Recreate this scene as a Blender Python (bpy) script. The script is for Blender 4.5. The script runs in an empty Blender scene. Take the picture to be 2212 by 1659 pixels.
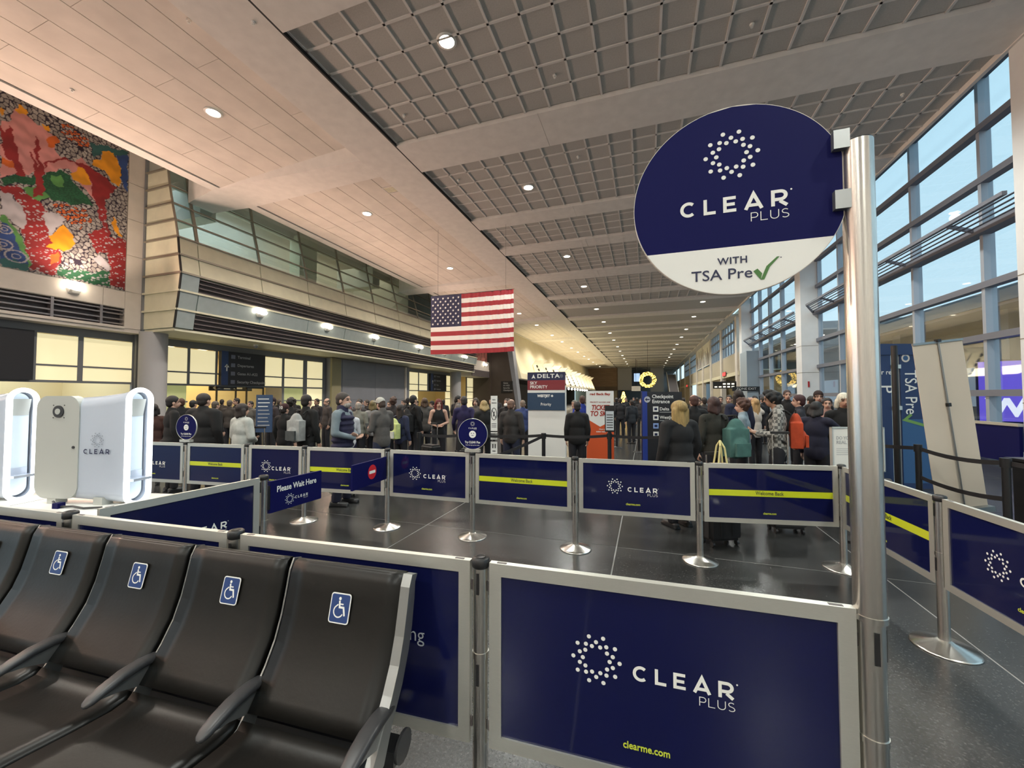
import bpy, bmesh, math, random
import numpy as np
from mathutils import Vector, Matrix, Euler
random.seed(7)
C = bpy.context.scene.collection
S = bpy.context.scene
PI = math.pi

# ---------------------------------------------------------------- camera, world, exposure, lights
cd = bpy.data.cameras.new('camera'); cam = bpy.data.objects.new('camera', cd); C.objects.link(cam)
cam.location = (0, 0, 1.66); cam.rotation_euler = (PI/2 + 0.03173, 0, 0.3242)
cd.sensor_fit = 'HORIZONTAL'; cd.sensor_width = 36; cd.lens = 857/2212*36
cd.clip_start = 0.05; cd.clip_end = 600
S.camera = cam
S.view_settings.view_transform = 'Standard'; S.view_settings.look = 'None'
S.view_settings.exposure = 0.0; S.view_settings.gamma = 1.0; S.view_settings.use_curve_mapping = False

W = bpy.data.worlds.new('world'); S.world = W; W.use_nodes = True
nt = W.node_tree; bgn = nt.nodes['Background']
tc = nt.nodes.new('ShaderNodeTexCoord'); sp = nt.nodes.new('ShaderNodeSeparateXYZ'); rp = nt.nodes.new('ShaderNodeValToRGB')
nt.links.new(tc.outputs['Generated'], sp.inputs[0]); nt.links.new(sp.outputs['Z'], rp.inputs[0]); nt.links.new(rp.outputs[0], bgn.inputs['Color'])
rp.color_ramp.elements[0].color = (0.60, 0.83, 0.94, 1); rp.color_ramp.elements[1].color = (0.44, 0.76, 0.95, 1)
bgn.inputs['Strength'].default_value = 1.38

def lamp(kind, name, loc, energy, color, rot=(0, 0, 0), size=None, size_y=None, angle=None, blend=0.6, radius=0.1):
    l = bpy.data.lights.new(name, kind); o = bpy.data.objects.new(name, l); C.objects.link(o)
    o.location = loc; o.rotation_euler = rot; l.energy = energy; l.color = color
    if kind == 'AREA':
        l.shape = 'RECTANGLE'; l.size = size; l.size_y = size_y or size
    if kind == 'SPOT':
        l.spot_size = angle or 2.4; l.spot_blend = blend; l.shadow_soft_size = radius
    if kind == 'POINT': l.shadow_soft_size = radius
    return o
BEAM_Y = [-3.39 + 15.28*k for k in range(0, 11)]
LIGHT_Y = [y + d for y in BEAM_Y[:10] for d in (3.28, 11.6)]
# the hall's downlights
for y in [-12.3, -7.0] + LIGHT_Y[:12]:
    for x, col in ((-12.25, (1, .90, .78)), (-4.4, (.95, .98, .92)), (4.95, (.95, .98, .92))):
        lamp('SPOT', 'downlight_lamp', (x, y, 9.86), 1400, col, angle=2.6, blend=.7, radius=.18)
# uplights of the wall sconces along the left wall, washing the ceiling
SCONCE_Y = [14.3, 18.6, 22.9, 28.7, 33.1, 37.4]
for y in [-8.0, -2.5, 3.0, 8.6] + SCONCE_Y:
    x = -18.6 if y < 10 else -16.9
    lamp('SPOT', 'sconce_lamp', (x, y, 5.6), 1120 if y < 10 else 740, (1, .65, .49), rot=(0, PI + 1.15, 0), angle=2.6, blend=1.0, radius=.15)
# extra spots added along the sconce band to brighten the mural
for y in (3.0, 8.6): lamp('SPOT', 'mural_fill_spot', (-19.1, y, 5.7), 470, (1, .78, .62), rot=(0, PI - .12, 0), angle=2.4, blend=1.0, radius=.15)
# warm cove lighting over the check-in islands at the far left
lamp('AREA', 'cove_lamp', (-14.0, 78, 4.2), 2600, (1, .80, .45), rot=(0, PI + .5, 0), size=2.0, size_y=60)

# ---------------------------------------------------------------- materials
def lin(c):
    c = c/255.
    return c/12.92 if c <= .04045 else ((c + .055)/1.055)**2.4
def rgb(r, g, b): return (lin(r), lin(g), lin(b), 1)
MATS = {}
def mat(name, col, rough=.6, metal=0., spec=.5, noise=None, bump=None, emit=None, coat=0., stretch=None):
    if name in MATS: return MATS[name]
    m = bpy.data.materials.new(name); m.use_nodes = True; MATS[name] = m
    n = m.node_tree; b = n.nodes['Principled BSDF']
    b.inputs['Base Color'].default_value = col; b.inputs['Roughness'].default_value = rough
    b.inputs['Metallic'].default_value = metal; b.inputs['Specular IOR Level'].default_value = spec
    b.inputs['Coat Weight'].default_value = coat; b.inputs['Coat Roughness'].default_value = .05
    t = n.nodes.new('ShaderNodeTexCoord'); src = t.outputs['Object']
    if stretch:
        mp = n.nodes.new('ShaderNodeMapping'); mp.inputs['Scale'].default_value = stretch
        n.links.new(src, mp.inputs[0]); src = mp.outputs[0]
    if noise:
        sc, amt = noise
        x = n.nodes.new('ShaderNodeTexNoise'); x.inputs['Scale'].default_value = sc; x.inputs['Detail'].default_value = 4
        n.links.new(src, x.inputs['Vector'])
        r = n.nodes.new('ShaderNodeMapRange'); r.inputs[1].default_value = .3; r.inputs[2].default_value = .7
        r.inputs[3].default_value = 1 - amt; r.inputs[4].default_value = 1 + amt
        n.links.new(x.outputs['Fac'], r.inputs[0])
        h = n.nodes.new('ShaderNodeMix'); h.data_type = 'RGBA'; h.blend_type = 'MULTIPLY'; h.inputs[0].default_value = 1
        h.inputs[6].default_value = col
        cmb = n.nodes.new('ShaderNodeCombineColor')
        for i in range(3): n.links.new(r.outputs[0], cmb.inputs[i])
        n.links.new(cmb.outputs[0], h.inputs[7]); n.links.new(h.outputs[2], b.inputs['Base Color'])
    if bump:
        sc, st = bump
        x = n.nodes.new('ShaderNodeTexNoise'); x.inputs['Scale'].default_value = sc; x.inputs['Detail'].default_value = 3
        n.links.new(src, x.inputs['Vector'])
        bp = n.nodes.new('ShaderNodeBump'); bp.inputs['Strength'].default_value = st; bp.inputs['Distance'].default_value = .01
        n.links.new(x.outputs['Fac'], bp.inputs['Height']); n.links.new(bp.outputs[0], b.inputs['Normal'])
    if emit:
        b.inputs['Emission Color'].default_value = emit[0]; b.inputs['Emission Strength'].default_value = emit[1]
    return m
def glass(name, tint, refl_min=.05):
    if name in MATS: return MATS[name]
    m = bpy.data.materials.new(name); m.use_nodes = True; MATS[name] = m
    n = m.node_tree; n.nodes.remove(n.nodes['Principled BSDF']); out = n.nodes['Material Output']
    tr = n.nodes.new('ShaderNodeBsdfTransparent'); tr.inputs[0].default_value = tint
    gl = n.nodes.new('ShaderNodeBsdfGlossy'); gl.inputs['Roughness'].default_value = .02
    lw = n.nodes.new('ShaderNodeLayerWeight'); lw.inputs[0].default_value = .25
    mr = n.nodes.new('ShaderNodeMapRange'); mr.inputs[3].default_value = refl_min; mr.inputs[4].default_value = .32
    mx = n.nodes.new('ShaderNodeMixShader')
    n.links.new(lw.outputs['Fresnel'], mr.inputs[0]); n.links.new(mr.outputs[0], mx.inputs[0])
    n.links.new(tr.outputs[0], mx.inputs[1]); n.links.new(gl.outputs[0], mx.inputs[2]); n.links.new(mx.outputs[0], out.inputs[0])
    return m

M_plaster = mat('white_plaster', (.80, .77, .73, 1), .8, noise=(3, .05))
M_plank = mat('ceiling_plank_paint', (.74, .69, .63, 1), .75, noise=(1.5, .07))
M_pillar = mat('pillar_paint', (.76, .765, .76, 1), .7, noise=(2, .03))
M_tile = mat('grey_acoustic_tile', (.50, .485, .455, 1), .95, noise=(30, .06))
M_tbar = mat('ceiling_grid_metal', (.72, .70, .67, 1), .7)
M_black = mat('black_gap', (.012, .012, .013, 1), .7)
M_dark = mat('dark_louvre', (.10, .085, .085, 1), .45, noise=(8, .2))
M_louvre = mat('louvre_metal', (.30, .27, .27, 1), .32, metal=.6)
M_panel = mat('beige_wall_panel', (.72, .70, .53, 1), .55, noise=(2, .06))
M_panel_w = mat('pale_wall_panel', (.66, .61, .55, 1), .6, noise=(2, .05))
M_bluepanel = mat('bluish_metal_panel', (.40, .47, .47, 1), .35, metal=.25, noise=(4, .05))
M_rail = mat('bronze_rail', (.30, .27, .22, 1), .4, metal=.5)
M_alu = mat('brushed_aluminium', (.66, .655, .60, 1), .42, metal=.80, noise=(60, .05), stretch=(1, 40, 40))
M_alu_mull = mat('mullion_aluminium', (.40, .44, .50, 1), .45, metal=.3)
M_transom = mat('transom_aluminium', (.20, .21, .25, 1), .5, metal=.3)
M_steel = mat('brushed_steel', (.66, .64, .60, 1), .25, metal=1, noise=(90, .06), stretch=(6, 6, .3))
M_blackp = mat('black_plastic', (.013, .013, .014, 1), .35)
M_navy = mat('navy_print', (.0060, .0080, .050, 1), .06, spec=.42, coat=.0)
M_navy_s = mat('navy_sign_print', (.0050, .0058, .066, 1), .55, spec=.10)
M_white = mat('white_print', (.80, .80, .76, 1), .4)
M_whiteglow = mat('white_sheet', (.78, .76, .70, 1), .6)
M_lime = mat('lime_print', (.55, .62, .02, 1), .3, coat=.4)
M_limetxt = mat('dark_lime_text', (.07, .09, .03, 1), .4)
M_limetxt2 = mat('lime_text', (.55, .62, .05, 1), .4)
M_greentick = mat('green_tick', (.055, .17, .035, 1), .5)
M_navytxt = mat('navy_text', (.012, .016, .06, 1), .5)
M_red = mat('sign_red', (.45, .02, .02, 1), .4)
M_vinyl = mat('black_vinyl', (.0066, .0060, .0050, 1), .38, spec=.33, bump=(60, .05), noise=(3, .25))
M_arm = mat('armrest_grey', (.032, .032, .034, 1), .42)
M_castalu = mat('cast_aluminium', (.33, .34, .335, 1), .38, metal=.85)
M_stickblue = mat('sticker_blue', (.018, .047, .165, 1), .4)
M_frost = mat('backlit_frosted_pane', (.75, .70, .50, 1), .5, noise=(1.2, .05), emit=((.82, .71, .40, 1), .80))
M_frostg = mat('green_frosted_pane', (.5, .52, .3, 1), .4, noise=(1.2, .1), emit=((.36, .38, .12, 1), .5))
M_sfframe = mat('storefront_frame', (.19, .20, .215, 1), .5)
M_greywall = mat('grey_shutter_panel', (.22, .23, .26, 1), .6, noise=(1, .05))
M_column = mat('column_plaster', (.42, .42, .43, 1), .7)
M_lens = mat('lamp_lens', (1, .95, .8, 1), .5, emit=((1, .95, .80, 1), 34))
M_lensw = mat('lamp_lens_far', (1, .95, .8, 1), .5, emit=((1, .93, .78, 1), 6))
M_sconce = mat('sconce_glow', (1, .8, .6, 1), .5, emit=((1, .86, .68, 1), 20))
M_brown = mat('dark_brown_wall', (.055, .042, .033, 1), .6, noise=(1, .1))
M_wood = mat('warm_wood_veneer', (.30, .19, .11, 1), .5, noise=(.5, .12), stretch=(1, 1, 5))
M_wood2 = mat('dark_shaded_veneer', (.17, .115, .075, 1), .5, noise=(.5, .12))  # wood veneer darkened to carry the shade on the far side wall
M_cream = mat('cream_wall', (.72, .66, .48, 1), .7, noise=(.4, .05))
M_beige = mat('beige_facade', (.46, .40, .30, 1), .7, noise=(.6, .05))
M_ext = mat('outside_concrete', (.27, .28, .30, 1), .8, noise=(.4, .08))
M_ext2 = mat('outside_soffit', (.48, .40, .36, 1), .7)
M_asph = mat('outside_asphalt', (.06, .06, .065, 1), .9)
G_win = glass('window_glass', (.97, .99, 1, 1), .025)
G_bal = glass('gallery_glass', (.66, .74, .74, 1), .10)

def floor_mat():
    m = bpy.data.materials.new('polished_dark_terrazzo'); m.use_nodes = True
    n = m.node_tree; b = n.nodes['Principled BSDF']; L = n.links.new
    t = n.nodes.new('ShaderNodeTexCoord')
    v = n.nodes.new('ShaderNodeTexVoronoi'); v.inputs['Scale'].default_value = 70
    a = n.nodes.new('ShaderNodeTexNoise'); a.inputs['Scale'].default_value = 62; a.inputs['Detail'].default_value = 6; a.inputs['Roughness'].default_value = .7
    c = n.nodes.new('ShaderNodeTexNoise'); c.inputs['Scale'].default_value = 1.3; c.inputs['Detail'].default_value = 5
    for x in (v, a, c): L(t.outputs['Object'], x.inputs['Vector'])
    r = n.nodes.new('ShaderNodeValToRGB'); L(a.outputs['Fac'], r.inputs[0])
    e = r.color_ramp.elements; e[0].position = .35; e[0].color = (.016, .017, .017, 1); e[1].position = .78; e[1].color = (.12, .12, .117, 1)
    k = e.new(.55); k.color = (.036, .0365, .036, 1)
    mx = n.nodes.new('ShaderNodeMix'); mx.data_type = 'RGBA'; mx.blend_type = 'MULTIPLY'; mx.inputs[0].default_value = .8
    cr = n.nodes.new('ShaderNodeValToRGB'); L(c.outputs['Fac'], cr.inputs[0])
    cr.color_ramp.elements[0].position = .3; cr.color_ramp.elements[0].color = (.82, .82, .82, 1); cr.color_ramp.elements[1].position = .7; cr.color_ramp.elements[1].color = (1.1, 1.1, 1.1, 1)
    L(r.outputs[0], mx.inputs[6]); L(cr.outputs[0], mx.inputs[7]); L(mx.outputs[2], b.inputs['Base Color'])
    rr = n.nodes.new('ShaderNodeMapRange'); rr.inputs[3].default_value = .21; rr.inputs[4].default_value = .30; L(c.outputs['Fac'], rr.inputs[0]); L(rr.outputs[0], b.inputs['Roughness'])
    bp = n.nodes.new('ShaderNodeBump'); bp.inputs['Strength'].default_value = .05; bp.inputs['Distance'].default_value = .002
    L(a.outputs['Fac'], bp.inputs['Height']); L(bp.outputs[0], b.inputs['Normal'])
    b.inputs['Specular IOR Level'].default_value = .6
    return m
M_floor = floor_mat()
M_joint = mat('floor_joint', (.24, .24, .23, 1), .6)

# ---------------------------------------------------------------- mesh helpers
class B:
    def __init__(s): s.v = []; s.f = []; s.m = []; s.s = []
    def add(s, vs, fs, m=0, sm=False):
        o = len(s.v); s.v += [tuple(map(float, p)) for p in vs]
        for f in fs: s.f.append(tuple(i + o for i in f)); s.m.append(m); s.s.append(sm)
        return s
    def box(s, x0, x1, y0, y1, z0, z1, m=0):
        return s.add([(x0,y0,z0),(x1,y0,z0),(x1,y1,z0),(x0,y1,z0),(x0,y0,z1),(x1,y0,z1),(x1,y1,z1),(x0,y1,z1)],
                     [(3,2,1,0),(4,5,6,7),(0,1,5,4),(1,2,6,5),(2,3,7,6),(3,0,4,7)], m)
    def poly(s, pts, m=0): return s.add(pts, [tuple(range(len(pts)))], m)
    def prism(s, pts, off, m=0):
        n = len(pts); q = [tuple(np.array(p, float) + np.array(off, float)) for p in pts]
        return s.add(list(pts) + q, [tuple(range(n))[::-1], tuple(range(n, 2*n))] + [(i, (i+1) % n, n+(i+1) % n, n+i) for i in range(n)], m)
    def bar(s, p0, p1, w, h, m=0, up=(0, 0, 1)):
        p0 = Vector(p0); p1 = Vector(p1); d = (p1-p0).normalized(); u = Vector(up)
        if abs(d.dot(u)) > .98: u = Vector((1, 0, 0))
        a = d.cross(u).normalized()*w/2; b = a.cross(d).normalized()*h/2
        r = [a+b, a-b, -a-b, -a+b]
        return s.prism([tuple(p0+x) for x in r], tuple(p1-p0), m)
    def cyl(s, p0, p1, r0, r1=None, n=16, m=0, caps=True):
        r1 = r0 if r1 is None else r1; p0 = Vector(p0); p1 = Vector(p1); d = (p1-p0).normalized()
        u = Vector((1, 0, 0)) if abs(d.x) < .9 else Vector((0, 1, 0)); a = d.cross(u).normalized(); b = d.cross(a)
        vs = []
        for p, r in ((p0, r0), (p1, r1)):
            for i in range(n):
                t = 2*PI*i/n; vs.append(tuple(p + a*math.cos(t)*r + b*math.sin(t)*r))
        s.add(vs, [(i, n+i, n+(i+1) % n, (i+1) % n) for i in range(n)], m, True)
        if caps:
            s.add(vs[:n], [tuple(range(n))], m); s.add(vs[n:], [tuple(range(n))[::-1]], m)
        return s
    def tube(s, pts, r, n=10, m=0):
        for a, b in zip(pts[:-1], pts[1:]): s.cyl(a, b, r, r, n, m)
        return s
    def ell(s, c, r, nu=16, nv=10, m=0):
        r = (r, r, r) if isinstance(r, (int, float)) else r
        vs = [(c[0], c[1], c[2]-r[2])]
        for j in range(1, nv):
            ph = -PI/2 + PI*j/nv
            for i in range(nu):
                t = 2*PI*i/nu; vs.append((c[0]+r[0]*math.cos(ph)*math.cos(t), c[1]+r[1]*math.cos(ph)*math.sin(t), c[2]+r[2]*math.sin(ph)))
        vs.append((c[0], c[1], c[2]+r[2])); L = len(vs)-1; fs = []
        for i in range(nu):
            fs.append((0, 1+(i+1) % nu, 1+i)); fs.append((L, L-nu+i, L-nu+(i+1) % nu))
        for j in range(nv-2):
            for i in range(nu):
                a = 1+j*nu+i; b = 1+j*nu+(i+1) % nu; fs.append((a, b, b+nu, a+nu))
        return s.add(vs, fs, m, True)
    def lathe(s, prof, n=24, c=(0, 0, 0), m=0):
        vs = []; fs = []
        for r, z in prof:
            for i in range(n):
                t = 2*PI*i/n; vs.append((c[0]+r*math.cos(t), c[1]+r*math.sin(t), c[2]+z))
        for j in range(len(prof)-1):
            for i in range(n): fs.append((j*n+i, j*n+(i+1) % n, (j+1)*n+(i+1) % n, (j+1)*n+i))
        return s.add(vs, fs, m, True)
    def disc(s, c, r, n=24, m=0, ax='y', ry=None):
        ry = ry or r; vs = []
        for i in range(n):
            t = 2*PI*i/n; a, b = r*math.cos(t), ry*math.sin(t)
            vs.append({'y': (c[0]+a, c[1], c[2]+b), 'z': (c[0]+a, c[1]+b, c[2]), 'x': (c[0], c[1]+a, c[2]+b)}[ax])
        return s.poly(vs, m)
    def ribbon(s, pts, w, m=0, y=0.0):
        "flat stroke in the XZ plane facing -Y, mitred"
        P = []
        for p in pts:
            if not P or np.hypot(*(np.array(p, float)-P[-1])) > 1e-7: P.append(np.array(p, float))
        n = len(P); Lf = []; Rt = []
        for i in range(n):
            d0 = P[i]-P[i-1] if i > 0 else P[1]-P[0]; d1 = P[i+1]-P[i] if i < n-1 else d0
            d0 = d0/np.linalg.norm(d0); d1 = d1/np.linalg.norm(d1)
            n0 = np.array([-d0[1], d0[0]]); n1 = np.array([-d1[1], d1[0]]); q = n0+n1; q = q/np.linalg.norm(q)
            k = w/2/max(.35, q.dot(n0)); Lf.append(P[i]+q*k); Rt.append(P[i]-q*k)
        vs = [(p[0], y, p[1]) for p in Lf] + [(p[0], y, p[1]) for p in Rt]
        return s.add(vs, [(i, n+i, n+i+1, i+1) for i in range(n-1)], m)
    def mesh(s, name, mats):
        me = bpy.data.meshes.new(name); me.from_pydata(s.v, [], s.f)
        for x in (mats if isinstance(mats, (list, tuple)) else [mats]): me.materials.append(x)
        me.polygons.foreach_set('material_index', s.m); me.polygons.foreach_set('use_smooth', s.s)
        me.update(); return me
def O(name, me, parent=None, loc=(0, 0, 0), rot=(0, 0, 0), scale=None, label=None, cat=None, group=None, kind=None):
    o = bpy.data.objects.new(name, me); C.objects.link(o); o.location = loc; o.rotation_euler = rot
    if scale is not None: o.scale = (scale,)*3 if isinstance(scale, (int, float)) else scale
    if parent: o.parent = parent
    if label: o['label'] = label
    if cat: o['category'] = cat
    if group: o['group'] = group
    if kind: o['kind'] = kind
    return o
def mk(name, b, mats, parent=None, **k): return O(name, b.mesh(name, mats), parent, **k)
def thing(name, label, cat, loc=(0, 0, 0), rz=0, group=None):
    return O(name, None, None, loc, (0, 0, rz), label=label, cat=cat, group=group)
def struct(name, b, mats, **k): return mk(name, b, mats, kind='structure', **k)
TXT = {}
def text_mesh(s, size, bold=0., align='CENTER', shear=0., space=1.0, ex=.0004):
    key = (s, size, bold, align, shear, space)
    if key in TXT: return TXT[key].copy()
    cu = bpy.data.curves.new('txt', 'FONT'); cu.body = s; cu.size = size; cu.offset = bold; cu.align_x = align; cu.align_y = 'CENTER'
    cu.extrude = ex; cu.shear = shear; cu.space_character = space; cu.resolution_u = 3
    o = bpy.data.objects.new('txt', cu); C.objects.link(o)
    bpy.context.view_layer.update()
    me = bpy.data.meshes.new_from_object(o.evaluated_get(bpy.context.evaluated_depsgraph_get()))
    bpy.data.objects.remove(o); bpy.data.curves.remove(cu); TXT[key] = me
    return me.copy()
def text(s, size, m, parent, loc, rot=(PI/2, 0, 0), bold=0., align='CENTER', name='lettering', shear=0., space=1.0, width=None, label=None):
    me = text_mesh(s, size, bold, align, shear, space); me.materials.clear(); me.materials.append(m); me.name = name
    o = O(name, me, parent, loc, rot, label=label)
    if width:
        xs = [v.co.x for v in me.vertices]; o.scale = (width/max(1e-6, max(xs)-min(xs)), 1, 1)
    return o
# ---------------------------------------------------------------- floor
XL, XR, YB, YF = -20.0, 9.27, -14.0, 150.0
fl = struct('floor', B().box(-27, 14, YB-1, YF+2, -.3, -.003), M_joint)
SLX = [-2.7 + 2.38*k for k in range(-10, 8)]; SLY = [4.58 + 3.06*k for k in range(-7, 12)]
slab_me = B().box(.007, 2.373, .007, 3.053, -.012, 0).mesh('floor_slab', M_floor)
for x in SLX[2:]:
    for y in SLY:
        if x > 8: continue
        O('floor_slab', slab_me, fl, (x, y, 0))
b = B()
b.box(-27, SLX[2]-.01, YB, SLY[-1]+3.06, -.012, 0); b.box(SLX[-2]+2.38, 13.5, YB, SLY[-1]+3.06, -.012, 0)
b.box(-27, 13.5, SLY[-1]+3.07, YF, -.012, 0)
mk('floor_field', b, M_floor, fl)

# ---------------------------------------------------------------- ceiling
HC = 10.0; XC0, XC1 = -7.8, 8.3; T = .745
ce = struct('ceiling', B().box(-16.6, 8.4, YB, YF, 10.55, 10.75).box(-21, -16.55, YB, YF, 13.0, 13.2).box(8.2, 9.6, YB, 46, 11.35, 11.5).box(8.2, 9.6, 46, YF, 10.0, 10.2)
            .box(-16.6, -16.5, YB, YF, 10.4, 13.1).box(8.3, 8.4, YB, 46, 10.5, 11.45), M_plaster)
mk('ceiling_beam', B().box(-9.45, XC0-.05, YB, YF, HC, 10.6), M_plaster, ce)
mk('ceiling_edge_trim', B().box(XC1, XC1+.10, YB, YF, 9.97, 10.6), M_plaster, ce)
mk('ceiling_soffit_strip', B().box(-16.55, -16.10, YB, YF, HC, 10.5), M_plaster, ce)
mk('shadow_gap_strip', B().box(XC0-.05, XC0, YB, YF, HC+.0, 10.6), M_black, ce)  # solid black strip standing in for the shade of the coffer-edge gap
mk('black_slot', B().box(-16.10, -16.04, YB, YF, HC+.06, 10.6), M_black, ce)
coffers = []
for k, yb in enumerate(BEAM_Y):
    segs = [(yb-.8, yb+.8), (yb+5.2, yb+6.25), (yb+9.05, yb+10.1)]
    for (a, c) in segs:
        if a < YF:
            m0 = -2.93
            b = B().box(XC0, m0-.006, a, c, HC, 10.6).box(m0+.006, XC1, a, c, HC, 10.6).box(m0-.006, m0+.006, a, c, HC+.02, 10.6)
            mk('ceiling_cross_beam', b, M_plaster, ce)
    coffers += [(yb+.8, yb+5.2), (yb+6.25, yb+9.05), (yb+10.1, yb+14.48)]
coffers = [(-14, -11)] + [(-10.2, -7.4), (-6.6, -4.19)] + coffers
mk('ceiling_cross_beam', B().box(XC0, XC1, -11, -10.2, HC, 10.6).box(XC0, XC1, -7.4, -6.6, HC, 10.6), M_plaster, ce)
tile_me = B().box(.028, T-.028, .028, T-.028, 10.13, 10.16).mesh('ceiling_tile', M_tile)
grid = B(); field = B()
for (a, c) in coffers:
    if a > YF: continue
    c = min(c, YF)
    if a > 34 or c < 5:
        field.box(XC0, XC1, a, c, 10.13, 10.2); continue
    ys = []; y = c
    while y > a + .02: ys.append(y); y -= T
    near = 6 < a < 13
    x = XC0 + .02; xs = []
    while x < XC1: xs.append(x); x += T
    for yy in ys:
        y0 = max(yy-T, a)
        if near or a < 28: grid.box(XC0, XC1, y0-.028, y0+.028, 10.10, 10.15)
        for xx in xs:
            if near and y0 > a and xx + T < XC1: O('ceiling_tile', tile_me, ce, (xx, y0, 0))
            else: field.box(xx+.028, min(xx+T-.028, XC1), y0+.028, yy-.028, 10.13, 10.16)
    for xx in xs: grid.box(xx-.028, xx+.028, a, c, 10.10, 10.15)
mk('ceiling_tile_field', field, M_tile, ce, kind='stuff')
mk('ceiling_grid_bars', grid, M_tbar, ce, kind='stuff')
mk('ceiling_back_board', B().box(XC0, XC1, YB, YF, 10.2, 10.25), M_black, ce)
# sloping plank soffit between the wide beams on the left
PX = [-16.04 + (16.04-9.45)/8*i for i in range(9)]
def pz(x): return 10.03 + (x + 16.04)/(16.04-9.45)*.33
far_planks = B()
for k in range(-1, 10):
    yb = -3.39 + 15.28*k; y0 = max(yb+.8, YB); y1 = min(yb+14.48, YF)
    if y1 <= y0: continue
    for i in range(8):
        x0, x1 = PX[i]+.012, PX[i+1]-.012; ys = [y0] + sorted({round(y0 + (y1-y0)*f, 2) for f in ((.22, .55, .86) if i % 2 else (.38, .70))}) + [y1]
        for a, c in zip(ys[:-1], ys[1:]):
            a += .005; c -= .005; tgt = far_planks if (k < 0 or k > 3) else B()
            tgt.prism([(x0, a, pz(x0)), (x0, c, pz(x0)), (x1, c, pz(x1)), (x1, a, pz(x1))], (0, 0, .06))
            if tgt is not far_planks: mk('ceiling_plank', tgt, M_plank, ce)
mk('ceiling_plank_field', far_planks, M_plank, ce, kind='stuff')
mk('plank_back_board', B().prism([(PX[0], YB, 10.12), (PX[0], YF, 10.12), (PX[-1], YF, 10.45), (PX[-1], YB, 10.45)], (0, 0, .05)), M_black, ce)
for k in range(0, 9):
    yb = -3.39 + 15.28*k
    # tapering beam across the plank soffit: flush at the left, deeper at the right
    b = B().add([(-16.1, yb-.8, 9.998), (-9.44, yb-.55, 9.998), (-9.44, yb+.55, 9.998), (-16.1, yb+.8, 9.998),
                 (-16.1, yb-.8, 10.55), (-9.44, yb-1.0, 10.5), (-9.44, yb+1.0, 10.5), (-16.1, yb+.8, 10.55)],
                [(3,2,1,0), (4,5,6,7), (0,1,5,4), (1,2,6,5), (2,3,7,6), (3,0,4,7)])
    mk('soffit_beam', b, M_plaster, ce)
    if k in (1, 2, 3):
        mk('soffit_beam_tip', B().add([(-16.5, yb-.8, 10.0), (-18.4, yb-.5, 9.9), (-18.4, yb+.5, 9.9), (-16.5, yb+.8, 10.0),
            (-16.5, yb-.8, 11.6), (-18.4, yb-.5, 11.0), (-18.4, yb+.5, 11.0), (-16.5, yb+.8, 11.6)],
            [(3,2,1,0), (4,5,6,7), (0,1,5,4), (1,2,6,5), (2,3,7,6), (3,0,4,7)]), M_plaster, ce)
# recessed downlights
trim_me = B().lathe([(.18, .0), (.23, .0), (.24, .015), (.24, .03), (.18, .03), (.18, 0)], 24).mesh('trim_ring', M_white)
lens_me = B().disc((0, 0, .012), .185, 24, ax='z').mesh('lens', M_lens)
lens_far = B().disc((0, 0, .012), .21, 16, ax='z').mesh('lens', M_lensw)
ORD = 'nearest second third fourth fifth sixth seventh eighth ninth tenth eleventh twelfth thirteenth fourteenth fifteenth sixteenth seventeenth eighteenth nineteenth twentieth twenty-first twenty-second twenty-third twenty-fourth'.split()
for li, y in enumerate([v for v in LIGHT_Y if 5 <= v <= YF-6] + [-.11, -7.0, -12.3]):
    o_ = ORD[li] + (' ' if li == 0 else ' nearest ') if y > 0 else {-.11: 'overhead ', -7.: 'behind the viewer ', -12.3: 'far behind '}[y]
    for x, zz, lab, grp in ((-12.25, pz(-12.25)-.03, 'round downlight in the peach plank soffit, %sin its line' % o_, 'downlights in the plank soffit'),
                       (-4.4, 10.10, 'round downlight of the left line in the grey coffers, %sto the viewer' % o_, 'left line of downlights in the coffers'),
                       (4.95, 10.10, 'round downlight of the right line in the grey coffers, %sto the viewer' % o_, 'right line of downlights in the coffers')):
        t = thing('downlight', lab, 'ceiling light', (x, y, zz), 0, grp)
        if y < 25: O('trim_ring', trim_me, t)
        O('lens', lens_me if y < 30 else lens_far, t)
for lab, x, y, zz in (('small white sprinkler head nearest the left edge of the plank soffit', -14.84, 6.23, 10.08), ('small white detector in the upper part of the plank soffit', -9.88, 6.03, 10.31),
    ('white detector on the smooth beam at the left of the nearest coffer', -8.2, 6.30, 9.99), ('white sprinkler head left of the biggest coffer downlight', -6.8, 10.02, 10.10), ('white sprinkler head right of the biggest coffer downlight', -2.18, 10.01, 10.10),
    ('white sprinkler head above the round sign in the nearest coffer', 2.38, 10.03, 10.10), ('white sprinkler head in the dark right end of the second coffer', 6.9, 13.75, 10.10), ('white sprinkler head at the middle of the second coffer', -2.17, 13.74, 10.10),
    ('white sprinkler head at the left end of the second coffer', -6.84, 13.77, 10.10)):
    mk('sprinkler', B().cyl((0, 0, .02), (0, 0, -.02), .05, .045, 12).cyl((0, 0, -.02), (0, 0, -.06), .018, .03, 10), M_white, loc=(x, y, zz), label=lab, cat='sprinkler')
t = thing('ceiling_vent', 'small square air vent set in the plank soffit beside the smooth beam', 'vent', (-10.0, 13.88, pz(-10.0)-.01))
mk('frame', B().box(-.3, .3, -.25, -.21, -.02, .02).box(-.3, .3, .21, .25, -.02, .02).box(-.3, -.26, -.25, .25, -.02, .02).box(.26, .3, -.25, .25, -.02, .02), M_tbar, t)
for i in range(5): mk('slat', B().box(-.26, .26, -.19+i*.08, -.15+i*.08, -.012, .01), M_panel, t)

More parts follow.
